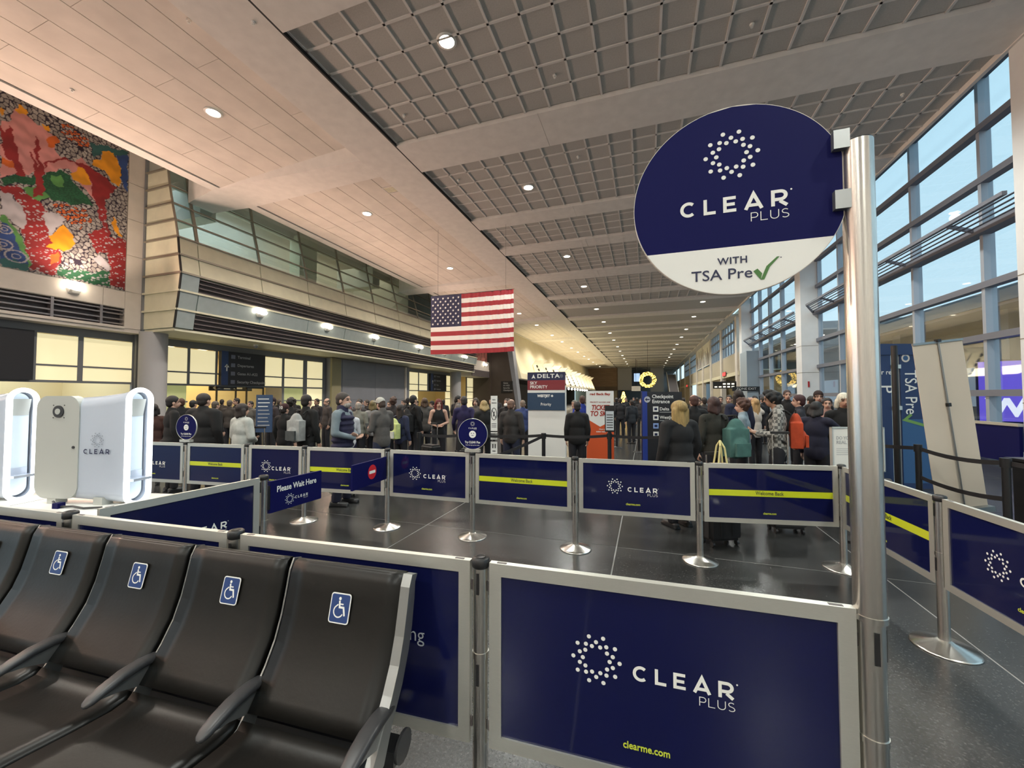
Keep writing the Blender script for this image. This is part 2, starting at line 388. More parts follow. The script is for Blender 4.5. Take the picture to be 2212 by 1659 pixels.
# ---------------------------------------------------------------- closing walls behind the viewer and far away
struct('wall_back', B().box(-21, 9.6, YB-.3, YB, 0, 13.2), M_plaster)
wf = struct('wall_far', B().box(-8, 9.6, YF, YF+.3, 0, 10.6), M_column)
struct('wall_far_wood', B().box(-20.3, -7.8, 119, 119.3, 4.6, 10.6), M_wood)
struct('wall_far_lintel', B().box(-20.3, -7.8, 119, 119.3, 3.4, 4.6), M_wood2)
struct('wall_far_side', B().box(-7.8, -7.5, 118.99, YF, 0, 10.5), M_wood2)
struct('wall_far_lobby', B().box(-20.3, -7.8, 121, 121.3, 0, 3.6), M_cream)
# ---------------------------------------------------------------- left wall: mural wall, grille band, gallery volume, storefronts
wl = struct('wall_left', B().box(-20.5, -20.0, YB, 10.72, 5.22, 13.0).box(-21.3, -20.0, YB, 10.72, 4.28, 4.44)
            .box(-20.5, -20.0, 10.16, 10.72, 4.44, 5.22).box(-20.5, -20.35, YB, 10.2, 4.44, 5.22)
            .box(-20.5, -20.1, 10.72, 46, 11.2, 13.0).box(-24.5, -24.3, 10.7, 46, 4.4, 13).box(-24.5, -20.1, 10.72, 46, 12.9, 13.0), M_panel_w)
for i, (z0, z1) in enumerate([(4.44, 5.93), (5.95, 7.43), (7.45, 8.93), (8.95, 10.43), (10.45, 11.93)]):
    mk('wall_panel', B().box(-20.0, -19.975, 10.15, 10.69, z0, z1), M_panel_w, wl)
for y0, y1 in [(4.2, 6.4), (6.42, 9.45), (9.47, 10.14)]:
    mk('wall_panel', B().box(-20.0, -19.975, y0, y1, 5.24, 5.91), M_panel_w, wl)
# grille band in the wall
g = B()
for z in (4.56, 4.74, 4.95, 5.10): mk('grille_slat', B().box(-20.22, -20.02, 2, 10.14, z, z+.05), M_louvre, wl)
for y in (4.0, 6.1, 8.05, 9.4): mk('grille_bracket', B().box(-20.2, -20.0, y, y+.08, 4.44, 5.22), M_louvre, wl)
mk('grille_back', B().box(-20.34, -20.3, YB, 10.15, 4.44, 5.22), M_dark, wl)
mk('grille_sill', B().box(-20.2, -19.94, YB, 10.15, 4.40, 4.50), M_panel_w, wl)
MURAL=[('pink',[(6.73,10.73),(6.96,10.89),(7.01,11.34),(7.23,11.37),(7.49,11.12),(7.91,11.0),(7.99,10.59),(8.12,10.31),(8.57,10.39),(8.85,10.27),(9.08,9.67),(9.13,9.17),(8.7,9.62),(8.39,10.01),(7.77,9.58),(6.78,8.87)]),
('pink',[(8.64,10.61),(9.14,10.23),(9.13,9.22),(8.87,9.57),(8.53,9.72),(8.42,10.03)]),
('yellow',[(7.01,11.28),(7.14,11.5),(7.29,11.48),(7.28,11.32),(7.12,11.17)]),
('yellow',[(6.72,11.16),(6.82,11.13),(6.8,10.97),(6.72,10.9)]),
('yellow',[(7.62,11.16),(7.85,11.24),(7.82,11.07),(7.67,11.04)]),
('orangec',[(8.12,11.54),(8.54,11.68),(8.82,11.48),(8.95,11.09),(8.66,11.0),(8.36,11.05),(8.16,11.24)]),
('orange',[(7.8,10.88),(8.01,11.06),(8.07,10.87),(7.99,10.59),(7.84,10.5)]),
('orange',[(6.76,9.56),(7.0,9.49),(7.25,9.34),(7.03,9.26),(6.77,9.32)]),
('teal',[(8.89,11.34),(10.08,11.66),(10.08,11.46),(9.56,11.2),(9.33,11.22),(9.05,10.85),(8.97,11.1)]),
('blue',[(9.75,11.31),(10.08,11.53),(10.12,9.95),(9.97,10.13),(9.86,10.82)]),
('yellow',[(9.26,11.17),(9.65,11.38),(9.79,11.09),(9.91,10.35),(9.82,10.1),(9.58,10.18),(9.39,10.46),(8.95,10.56),(9.05,10.74),(9.25,10.87)]),
('yellow',[(8.68,10.31),(8.93,10.12),(8.95,9.75),(8.87,9.59),(8.53,9.72),(8.42,9.85)]),
('red',[(7.73,9.82),(7.94,10.12),(8.18,10.31),(8.57,10.39),(8.99,10.39),(9.43,10.19),(9.78,9.98),(9.56,9.67),(9.45,9.32),(9.43,8.92),(9.17,9.0),(9.09,9.29),(8.97,9.85),(8.85,10.17),(8.51,10.35),(8.12,10.2),(7.88,9.95),(7.74,9.69)]),
('red',[(6.89,10.72),(7.03,10.43),(7.13,9.74),(7.28,9.4),(7.27,9.14),(7.09,9.04),(7.0,9.66),(6.87,10.21)]),
('red',[(6.73,10.61),(6.9,10.35),(7.03,9.51),(6.92,9.53),(6.75,10.05)]),
('dgreen',[(6.78,8.83),(7.04,9.03),(7.54,9.3),(7.55,9.02),(6.78,8.63)]),
('dgreen',[(7.77,9.58),(8.2,9.84),(8.42,9.75),(8.67,9.42),(9.06,8.99),(8.55,8.76),(8.01,8.68),(7.73,8.77)]),
('lgreen',[(7.86,9.54),(8.2,9.63),(8.24,9.2),(8.02,9.23)]),
('lgreen',[(7.29,8.77),(7.58,8.95),(7.91,8.77),(7.71,8.45),(7.42,8.44)]),
('red',[(7.55,10.72),(7.59,10.53),(7.64,9.86),(7.74,9.69),(7.75,8.69),(7.53,8.54),(7.55,9.37),(7.39,10.06),(7.43,10.11),(7.59,9.61),(7.48,10.5)]),
('white',[(6.79,8.43),(6.95,8.47),(7.14,8.19),(7.31,8.1),(7.42,7.42),(7.22,7.34),(6.91,7.67),(6.81,7.66)]),
('redw',[(6.78,8.59),(7.16,8.74),(7.62,8.45),(7.9,8.14),(7.91,7.62),(8.08,7.16),(8.27,6.91),(8.2,6.17),(8.14,6.0),(7.51,6.01),(7.5,6.34),(7.25,7.35),(7.39,7.41),(7.31,8.06),(7.06,8.36),(6.79,8.43)]),
('lgreen',[(6.81,7.64),(6.91,7.67),(7.4,6.78),(7.51,6.09),(6.86,5.93)]),
('blue',[(6.81,7.46),(6.95,7.35),(7.32,6.58),(7.45,6.16),(6.85,5.97)]),
('teal',[(6.85,6.21),(7.45,6.2),(7.52,5.97),(6.86,5.89)]),
('white',[(7.75,8.17),(8.05,8.26),(8.3,8.1),(8.22,7.84),(7.92,7.36)]),
('yellow',[(8.25,7.85),(8.44,7.79),(8.58,7.57),(8.59,7.34),(8.37,6.92),(7.96,6.94),(7.84,6.98),(8.08,7.16),(7.89,7.35),(8.19,7.69)]),
('orangec',[(8.04,8.56),(8.42,8.7),(8.89,8.68),(9.04,8.32),(8.71,7.85),(8.37,8.08),(8.08,8.31)]),
('orange',[(7.96,6.72),(8.18,6.84),(8.19,6.53),(8.04,6.34)]),
('redw',[(9.17,9.0),(9.43,8.92),(9.6,7.97),(9.99,8.02),(10.17,7.93),(10.22,5.97),(9.65,6.07),(9.63,6.75),(9.54,7.31),(9.29,7.17),(8.91,7.8),(9.37,8.22)]),
('white',[(9.08,6.96),(9.29,7.12),(9.55,6.92),(9.62,6.6),(9.3,6.7)]),
('greenc',[(8.16,6.29),(8.61,6.34),(9.23,6.44),(9.63,6.61),(9.63,5.97),(8.96,5.98),(8.17,5.99)]),
('yellow',[(9.65,8.87),(9.77,8.63),(9.98,8.11),(9.83,8.05),(9.68,8.49)])]
RINGS= [(6.9, 7.17), (6.89, 6.67), (7.18, 6.36)]
# painted mural: flat print on a thin canvas board
def in_poly(Y, Z, P):
    r = np.zeros(Y.shape, bool); n = len(P)
    for i in range(n):
        (y1, z1), (y2, z2) = P[i], P[i-1]
        with np.errstate(divide='ignore', invalid='ignore'):
            r ^= ((z1 > Z) != (z2 > Z)) & (Y < (y2-y1)*(Z-z1)/(z2-z1+1e-12)+y1)
    return r
def worley(Y, Z, s, seed):
    rs = np.random.RandomState(seed); jit = rs.rand(64, 64, 2); a, b = Y/s, Z/s; f1 = np.full(Y.shape, 9.); f2 = f1.copy(); idc = np.zeros(Y.shape)
    for di in (-1, 0, 1):
        for dj in (-1, 0, 1):
            i = np.floor(a).astype(int)+di; j = np.floor(b).astype(int)+dj; q = jit[i % 64, j % 64]
            d = np.hypot(i+q[..., 0]-a, (j+q[..., 1]-b)); nb = d < f1
            f2 = np.where(nb, f1, np.minimum(f2, d)); idc = np.where(nb, (i*7+j*13) % 10/10., idc); f1 = np.where(nb, d, f1)
    return f2-f1, idc
y0, y1, z0, z1, st = 4.2, 10.12, 5.93, 12.1, .024
ny, nz = int((y1-y0)/st), int((z1-z0)/st)
Yg, Zg = np.meshgrid(y0+(np.arange(ny+1))*(y1-y0)/ny, z0+np.arange(nz+1)*(z1-z0)/nz)
rs = np.random.RandomState(3)
wy = Yg + .05*np.sin(Zg*9+Yg*4)+.03*np.sin(Zg*23); wz = Zg + .05*np.sin(Yg*11+2)+.03*np.sin(Yg*27+Zg*5)
e1, id1 = worley(Yg*1.15+.3*Zg, Zg, .15, 5); e2, id2 = worley(Yg, Zg*1.5, .11, 9)
PAL = dict(pink=(204, 136, 132), yellow=(226, 150, 24), orange=(205, 98, 34), teal=(45, 92, 92), blue=(44, 72, 128), red=(140, 34, 36), dgreen=(30, 84, 54), lgreen=(86, 140, 74), white=(178, 172, 176))
PAL = {k: np.array(rgb(*v)[:3]) for k, v in PAL.items()}
dark = np.array(rgb(38, 26, 44)[:3]); pale = np.array(rgb(172, 164, 158)[:3])
col = np.where((e1 < .17)[..., None], dark, pale*(.6+.5*id1[..., None]))
tone = (.85+.3*np.clip(.5+.5*np.sin(wy*5+np.sin(wz*7)*2), 0, 1))[..., None]
for nme, P in MURAL:
    m = in_poly(wy*.6+Yg*.4, wz*.6+Zg*.4, P)
    if nme == 'orangec': c = np.where((e2 < .2)[..., None], dark*1.3, np.where((id2 < .35)[..., None], pale, PAL['orange']))
    elif nme == 'redw': c = np.where(((e2 > .42) & (id2 < .5))[..., None], PAL['white']*.95, PAL['red']*tone)
    elif nme == 'greenc': c = np.where(((e2 > .3) & (id2 < .4))[..., None], PAL['white']*.8, PAL['dgreen']*tone)
    elif nme == 'dgreen': c = PAL['dgreen']*np.where((e2 < .2)[..., None], .7, 1.1)*tone
    else: c = PAL[nme]*tone
    col = np.where(m[..., None], c, col)
for (cy, cz), r in zip(RINGS, (.17, .2, .25)):
    d = np.hypot(Yg-cy, (Zg-cz)*1.3); col = np.where((np.abs(d-r) < .022)[..., None] | (np.abs(d-r*.4) < .016)[..., None], PAL['white']*.9, col)
vs = np.stack([np.full(Yg.shape, -19.955), Yg, Zg], -1).reshape(-1, 3)
idx = np.arange((ny+1)*(nz+1)).reshape(nz+1, ny+1)
fs = np.stack([idx[:-1, :-1], idx[:-1, 1:], idx[1:, 1:], idx[1:, :-1]], -1).reshape(-1, 4)
me = bpy.data.meshes.new('mural_print'); me.from_pydata(vs.tolist(), [], fs.tolist())
at = me.color_attributes.new('paint', 'FLOAT_COLOR', 'POINT')
at.data.foreach_set('color', np.concatenate([col, np.ones(col.shape[:2]+(1,))], -1).astype(np.float32).ravel())
mm = mat('mural_paint', (1, 1, 1, 1), .7); n = mm.node_tree; a = n.nodes.new('ShaderNodeVertexColor'); a.layer_name = 'paint'
n.links.new(a.outputs[0], n.nodes['Principled BSDF'].inputs['Base Color']); me.materials.append(mm)
t = thing('mural', 'large colourful painted mural of red trees, pink hill and yellow flowers on the left wall', 'mural', (0, 0, 0))
O('mural_print', me, t)
mk('canvas_board', B().box(-19.99, -19.957, y0, y1, z0, z1), M_white, t)

# sconces: shallow boat-shaped uplight fixtures
sc_body = B().add([(0, -.16, .05), (0, .16, .05), (.20, .12, .08), (.20, -.12, .08), (0, -.11, -.08), (0, .11, -.08), (.10, .07, -.06), (.10, -.07, -.06)],
                  [(4,5,6,7), (0,1,5,4), (1,2,6,5), (2,3,7,6), (3,0,4,7)]).mesh('shade', M_white)
sc_glow = B().ell((.12, 0, .10), (.13, .19, .10), 16, 10).mesh('glowing_lens', M_sconce)
def sconce(x, y, z, label, s=1.0, group=None):
    t = thing('wall_sconce', label, 'wall light', (x, y, z), 0, group); t.scale = (s, s, s)
    O('shade', sc_body, t); O('glowing_lens', sc_glow, t)
sconce(-19.975, 8.62, 5.55, 'boat-shaped wall uplight on the pale band right under the mural', 1.35)

# gallery volume: banded, overhanging and glazed above
ZB = [4.45, 5.2, 5.95, 6.67, 7.42, 8.15, 8.87, 9.6, 10.35, 11.1]
XB = [-17.98, -17.86, -17.73, -17.64, -17.78, -17.88, -18.06, -18.27, -18.46, -18.6]
GY0, GY1 = 10.74, 40.6
MY = [GY0, 11.47] + [11.47+2.87*i for i in range(1, 11)] + [GY1]
struct('trim_3', B().box(-20.3, -19.90, 10.695, 10.80, 4.4, 13.0), M_sfframe)
ga = O('wall_left_gallery', B().box(-20.4, -18.05, GY0+.05, GY1, 4.34, 4.44).mesh('wall_left_gallery', M_panel), kind='structure')
for r in range(9):
    z0, z1, x0, x1 = ZB[r], ZB[r+1], XB[r], XB[r+1]; g_ = .02
    mk('end_panel', B().prism([(-19.92, GY0+.02, z0+g_), (x0-.03, GY0+.02, z0+g_), (x1-.03, GY0+.02, z1-g_), (-19.92, GY0+.02, z1-g_)], (0, .05, 0)), M_panel, ga)
    for a, c in zip(MY[:-1], MY[1:]):
        p = [(x0, a+g_, z0+g_), (x0, c-g_, z0+g_), (x1, c-g_, z1-g_), (x1, a+g_, z1-g_)]
        if r in (0, 2):
            if a < 11.4: mk('metal_panel', B().prism(p, (-.05, 0, 0)), M_bluepanel, ga); continue
            for j in range(4):
                f = (j+.5)/4; zc = z0+(z1-z0)*f; xc = x0+(x1-x0)*f
                mk('louvre_slat', B().add([(xc, a, zc-.035), (xc, c, zc-.035), (xc-.14, c, zc+.045), (xc-.14, a, zc+.045), (xc, a, zc-.02), (xc, c, zc-.02), (xc-.14, c, zc+.06), (xc-.14, a, zc+.06)],
                   [(0,1,2,3), (7,6,5,4), (0,4,5,1), (1,5,6,2), (2,6,7,3), (3,7,4,0)]), M_louvre, ga)
            mk('louvre_back', B().prism([(x0-.22, a, z0), (x0-.22, c, z0), (x1-.22, c, z1), (x1-.22, a, z1)], (-.03, 0, 0)), M_dark, ga)
        elif r == 1: mk('metal_panel', B().prism(p, (-.05, 0, 0)), M_bluepanel, ga)
        elif r in (3, 4): mk('wall_panel', B().prism(p, (-.05, 0, 0)), M_panel, ga)
        else: mk('glass_pane', B().prism(p, (-.02, 0, 0)), G_bal, ga)
for r in range(1, 10):
    w = .075 if r < 5 else .06
    mk('rail', B().box(XB[r]-.05, XB[r]+.05, GY0-.01, GY1, ZB[r]-w/2, ZB[r]+w/2), M_rail if r > 2 else M_panel, ga)
    mk('rail', B().box(-19.95, XB[r]+.03, GY0-.05, GY0+.04, ZB[r]-w/2, ZB[r]+w/2), M_rail if r > 2 else M_panel, ga)
for y in MY[1:-1]:
    for r in range(5, 9): mk('mullion', B().bar((XB[r]-.02, y, ZB[r]), (XB[r+1]-.02, y, ZB[r+1]), .07, .12, up=(0, 1, 0)), M_rail, ga)
for r in range(9): mk('corner_post', B().bar((XB[r], GY0, ZB[r]), (XB[r+1], GY0, ZB[r+1]), .07, .05, up=(0, 1, 0)), M_black if r < 5 else M_rail, ga)
mk('gallery_floor', B().box(-24.3, -17.9, GY0+.1, GY1, 8.02, 8.12), M_panel, ga)
mk('gallery_column', B().box(-20.4, -19.6, 18.3, 19.6, 8.1, 11.4), M_cream, ga)
mk('gallery_beam', B().box(-22.5, -19.2, 12.4, 13.1, 9.9, 11.4).box(-22.5, -19.2, 24.5, 25.3, 9.9, 11.4), M_panel_w, ga)
mk('gallery_end_wall', B().box(-24.3, -18.7, 28.4, 28.6, 8.1, 12.9), M_panel_w, ga)
mk('gallery_end_wall', B().box(-20.4, -18.1, GY1-.06, GY1, 4.45, 11.1), M_bluepanel, ga)
for i, y in enumerate(SCONCE_Y):
    sconce(-17.78, y, 5.62, ['wall uplight nearest the round column, on the bluish gallery panel', 'second wall uplight from the round column on the gallery panel', 'third wall uplight from the round column on the gallery panel', 'wall uplight just left of the hanging flag', 'wall uplight showing right under the left half of the flag', 'wall uplight near the far end of the gallery panel'][i], 1.35)
lamp('AREA', 'gallery_lamp', (-22.0, 15, 12.6), 420, (.80, .93, 1), size=3, size_y=8)
lamp('AREA', 'gallery_lamp', (-22.0, 24, 12.6), 200, (1, .85, .6), size=3, size_y=8)

# beyond the gallery: short mural piece on a ledge, dark fin wall, sloping cream wall of the check-in islands
struct('trim_1', B().box(-20.4, -18.4, 40.7, 46, 4.0, 4.95).box(-20.4, -18.45, 40.7, 46, 4.95, 5.9), [M_panel_w])
mk('wall_left_ledge_band', B().box(-18.44, -18.38, 40.7, 45.9, 4.0, 4.75), M_dark, bpy.data.objects['trim_1'])
t = mk('red_artwork', B().box(-18.55, -18.5, 41.6, 45.4, 5.9, 8.2), mat('red_art_paint', (.30, .10, .08, 1), .6, noise=(1.5, .7)), label='reddish painted panel just left of the dark brown fin wall', cat='artwork')
sconce(-18.38, 44.3, 5.35, 'wall uplight on the ledge beside the dark brown fin wall', 1.35)
struct('wall_left_corner', B().box(-20.6, -18.2, 45.85, 46.6, 0, 13), M_brown)
struct('wall_left_fin', B().prism([(-18.2, 46, 0), (-14.85, 46, 0), (-16.05, 46, 7.2), (-16.75, 46, 11.4), (-18.2, 46, 11.4)], (0, .5, 0)), M_brown)
struct('wall_left_return', B().prism([(-14.85, 46.02, 0), (-14.5, 46.02, 0), (-15.4, 46.02, 7.2), (-15.9, 46.02, 10.4), (-16.6, 46.02, 10.4), (-16.05, 46.02, 7.2)], (0, 1.2, 0)), M_greywall)
struct('wall_left_check_in', B().prism([(-14.6, 47.2, 3.9), (-16.4, 47.2, 10.6), (-17.2, 47.2, 10.6), (-15.4, 47.2, 3.9)], (0, 71.8, 0)), M_cream)
struct('wall_left_shops', B().box(-20.4, -20.1, 46.5, 119, 0, 4.0), M_brown)
struct('wall_left_canopy', B().box(-20.2, -14.7, 47.2, 119, 3.75, 3.9), M_dark)
for i in range(11):
    y = 54.2 + 5.3*i
    t = thing('check_in_pylon', 'slanted white check-in pylon along the cream wall, %s%s from the brown fin wall' % (ORD[i], ''), 'pylon', (-13.55, y, 0), 0, 'white check-in pylons')
    mk('fin', B().prism([(.2, 0, 3.3), (-1.0, 0, 6.2), (-.2, 0, 6.2), (1.0, 0, 3.3)], (0, .25, 0)), M_white, t)
    mk('bracket', B().box(-1.3, .6, .05, .2, 3.72, 3.86), M_white, t)
    mk('flared_top', B().prism([(-1.6, -.1, 6.2), (-1.2, -.1, 6.75), (.5, -.1, 6.75), (0, -.1, 6.2)], (0, .45, 0)), M_white, t)
    b = B()
    for j in range(5): b.prism([(.02-.24*j, -.02, 3.75+.5*j), (-.12-.24*j, -.02, 4.1+.5*j), (.1-.24*j, -.02, 4.1+.5*j), (.22-.24*j, -.02, 3.75+.5*j)], (0, .02, 0))
    mk('lettering', b, M_blackp, t)
bulb = B().ell((0, 0, 0), (.22, .22, .26), 10, 8).mesh('glowing_globe', M_lensw)
for i in range(14):
    t = thing('globe_lamp', 'glowing globe lamp over the far check-in counters, %s in its row' % ORD[i], 'lamp', (-14.9, 58+3.8*i, 3.28), 0, 'globe lamps over the check-in counters')
    O('glowing_globe', bulb, t); mk('stem', B().cyl((0, 0, .2), (0, 0, .48), .03, n=6), M_blackp, t)

# round columns
for y, lab in ((11.05, 'thick round grey column below the corner of the gallery'), (39.3, 'round pale column between the two far storefront doors')):
    t = thing('round_column', lab, 'column', (-19.75, y, 0)); mk('shaft', B().cyl((0, 0, 0), (0, 0, 4.36), .47 if y < 20 else .6, n=40, caps=False), M_column, t)
    mk('base_ring', B().cyl((0, 0, 0), (0, 0, .12), .5 if y < 20 else .63, n=40), M_sfframe, t)

# storefronts with backlit frosted panes
XS = -20.7; NW = [0]
def storefront(cols, rows, y0, y1, skip=(), green=(), door=None):
    NW[0] += 1
    w = O('window_%d' % NW[0], B().box(XS-.06, XS+.06, y0, y1, 3.98, 4.3).mesh('window_head', M_sfframe), kind='structure')
    for r, (a, c) in enumerate(rows):
        for q, (p, s_) in enumerate(cols):
            if (q, r) in skip: continue
            mk('pane', B().box(XS-.015, XS+.015, p, s_, a, c), M_frostg if (q, r) in green else M_frost, w)
    edges = sorted({y0, y1} | {v for c in cols for v in c}); mids = []
    for (p, s_), nx in zip(cols, cols[1:]+[None]): 
        if nx: mids.append((s_, nx[0]))
    for p, s_ in [(y0, cols[0][0])] + mids + [(cols[-1][1], y1)]:
        lo = 0 if door is None or s_ <= door[0]+.05 or p >= door[1]-.05 else 2.2
        mk('mullion', B().box(XS-.05, XS+.05, p, s_, lo, 4.0), M_sfframe, w)
    for r, (a, c) in enumerate(rows):
        z = rows[r+1][1] if r+1 < len(rows) else 0
        if z <= 0: continue
        if door is None or z > 2.1: mk('transom', B().box(XS-.045, XS+.045, y0, y1, z, a), M_sfframe, w)
        else:
            mk('transom', B().box(XS-.045, XS+.045, y0, door[0], z, a), M_sfframe, w); mk('transom', B().box(XS-.045, XS+.045, door[1], y1, z, a), M_sfframe, w)
    return w
k_ = 20.7/20
R4 = [(2.85, 3.95), (2.27, 2.78), (1.45, 2.18), (.05, 1.38)]
c1 = [(11.75, 12.95), (13.06, 14.25), (14.35, 16.85), (16.97, 18.15), (18.3, 19.7), (20.0, 21.3)]
c1 = [(round(a, 2), round(b_, 2)) for a, b_ in c1]
storefront(c1, R4, 11.65, 21.5, skip={(2, 0), (2, 1), (1, 2), (1, 3), (2, 2), (2, 3), (3, 2), (3, 3)}, green={(0, 2), (0, 3), (4, 2), (4, 3)}, door=(13.0, 18.2))
c0 = [(5.0, 6.4), (6.45, 7.85), (8.0, 9.1), (9.25, 10.8)]
storefront(c0, R4, 4.9, 10.9, skip={(0, 2), (0, 3), (1, 2), (1, 3), (2, 2), (2, 3), (1, 0), (1, 1), (3, 2), (3, 3)}, door=(5.0, 9.2))
c2 = [(31.2, 33.2), (33.35, 34.9), (35.2, 38.6), (38.75, 40.4), (40.5, 42.2)]
storefront(c2, R4, 31.1, 42.3, skip={(2, 0), (2, 1), (1, 2), (1, 3), (2, 2), (2, 3)}, green=set(), door=(33.2, 38.7))
c3 = [(44.2, 46.4), (46.6, 49.4), (49.6, 51.6)]
storefront(c3[:1]+[(46.6, 47.3)], R4, 44.0, 47.4)
struct('wall_left_shutter', B().box(-20.7, -20.2, 21.6, 31.0, 0, 4.3), M_greywall)
sw = bpy.data.objects['wall_left_shutter']
for z0_, z1_ in ((.05, 1.42), (1.44, 2.85), (2.87, 4.25)):
    for a, c in ((22.6, 26.2), (26.22, 30.1)): mk('shutter_panel', B().box(-20.2, -20.17, a, c, z0_, z1_), M_greywall, sw)
mk('edge_post', B().box(-20.22, -20.08, 30.2, 30.4, 0, 4.25), M_panel_w, sw)
mk('beige_pier', B().box(-20.25, -20.1, 21.55, 22.4, 0, 4.28), mat('olive_pier', (.30, .27, .16, 1), .7), sw)
struct('wall_left_base', B().box(-26, -20.7, 21.5, 31, 0, 4.3), M_greywall)
struct('trim_2', B().box(-20.8, -20.5, 10.85, 11.68, 0, 4.3), M_sfframe)
# lit rooms behind the doors
M_room = mat('lit_room_wall', (.75, .62, .36, 1), .8)
struct('wall_left_lobby', B().box(-26.2, -26, 4, 46, 0, 4.3).box(-26.2, -20.8, 3.9, 4.1, 0, 4.3).box(-26.2, -20.8, 10.95, 11.05, 0, 4.3).box(-26.2, -20.8, 46, 46.2, 0, 4.3).box(-26.2, -20.6, 4, 46, 4.3, 4.45), M_room)
lamp('AREA', 'lobby_lamp', (-23.4, 15.6, 4.2), 420, (1, .78, .42), size=3, size_y=5)
lamp('AREA', 'lobby_lamp', (-23.4, 36, 4.2), 260, (1, .78, .42), size=3, size_y=6)
lamp('AREA', 'lobby_lamp', (-23.4, 7.5, 4.2), 330, (.75, .88, 1), size=3, size_y=4)
M_lobbylight = mat('lobby_light_panel', (1, .85, .55, 1), .5, emit=((1, .8, .5, 1), 3))
for y in (13.6, 15.2, 16.8):
    t = thing('lobby_ceiling_light', 'strip ceiling light in the lit lobby, %s to the round column' % {13.6: 'nearest', 15.2: 'second nearest', 16.8: 'third nearest'}[y], 'ceiling light', (-22.4, y, 4.25), 0, 'strip lights in the lobby')
    mk('diffuser', B().box(-.9, .9, -.12, .12, -.04, -.01), M_lobbylight, t); mk('frame', B().box(-.95, .95, -.16, .16, -.01, .04), M_white, t)
d = O('door_1', None, None, (-20.72, 15.4, 0), kind='structure')
for y in (-1.05, .55): 
    f = mk('door_leaf', B().box(-.04, .04, y, y+.05, 0, 2.15).box(-.04, .04, y+1.0, y+1.05, 0, 2.15).box(-.04, .04, y, y+1.05, 2.1, 2.18).box(-.04, .04, y, y+1.05, 0, .12), M_blackp, d)
    mk('door_glass', B().box(-.006, .006, y+.05, y+1.0, .12, 2.1), G_win, f)
# ---------------------------------------------------------------- right window wall
PIL = [(-3.1, -1.95), (11.5, 12.6), (26.3, 27.15), (40.8, 41.75)]
wr = struct('wall_right', B().box(9.1, 9.6, YB, 46, 11.25, 11.5).box(9.2, 9.5, YB, -3, 0, 11.3), M_plaster)
for a, c in PIL:
    p = mk('pillar', B().box(8.36, 9.32, a, c, 0, 10.6), M_pillar, wr)
    for z in (1.5, 3.0, 4.5): mk('pillar_joint', B().box(8.355, 9.2, a-.004, c+.004, z, z+.02), M_rail, p)
TZ = [(1.67, 1.85), (3.25, 3.43), (4.72, 4.9), (6.25, 6.43), (7.72, 7.9), (9.22, 9.4), (10.75, 10.93)]
for wi, ((_, ya), (yb, _)) in enumerate(zip(PIL[:-1], PIL[1:])):
    w = O('window_%d' % (6+wi), B().box(9.16, 9.34, ya, yb, 0, .12).mesh('window_sill', M_alu_mull), kind='structure')
    n = 5; ms = [ya + (yb-ya)*f for f in ((0, .162, .388, .60, .806, 1) if wi else (0, .2, .4, .6, .8, 1))]
    for y in ms[1:-1]: mk('mullion', B().box(9.10, 9.36, y-.06, y+.06, .12, 11.25), M_alu_mull, w)
    for y in (ya+.05, yb-.05): mk('mullion', B().box(9.16, 9.36, y-.05, y+.05, .12, 11.25), M_alu_mull, w)
    for z0, z1 in TZ: mk('transom', B().box(9.06, 9.30, ya, yb, z0, z1), M_transom, w)
    zs = [.12] + [v for z in TZ for v in z] + [11.25]
    for y0_, y1_ in zip(ms[:-1], ms[1:]):
        for z0, z1 in zip(zs[0::2], zs[1::2]): mk('glass_pane', B().box(9.24, 9.25, y0_+.05, y1_-.05, z0, z1), G_win, w)
    # light shelf
    t = thing('light_shelf', ['slatted light shelf across the nearest window bay, behind the viewer', 'slatted light shelf across the big window bay right of the sign pole', 'slatted light shelf across the farther window bay under the round sign'][wi], 'light shelf', (8.9, ya, 6.35))
    L = yb-ya
    mk('outer_rail', B().bar((-.55, .25, .28), (-.55, L-.9, .28), .10, .10), M_transom, t); mk('inner_rail', B().bar((.1, 0, 0), (.1, L, 0), .16, .22), M_transom, t)
    mk('outer_rail', B().bar((-.55, L-.9, .28), (.05, L-.02, .0), .08, .08), M_transom, t)
    for j in range(4): mk('louvre_slat', B().bar((-.44+.12*j, .1, .22-.06*j), (-.44+.12*j, L-.7+.12*j, .22-.06*j), .07, .012), M_transom, t)
    for y in ms[1:-1]: mk('bracket', B().bar((-.55, y-ya, .26), (.2, y-ya, -.04), .06, .10), M_transom, t)
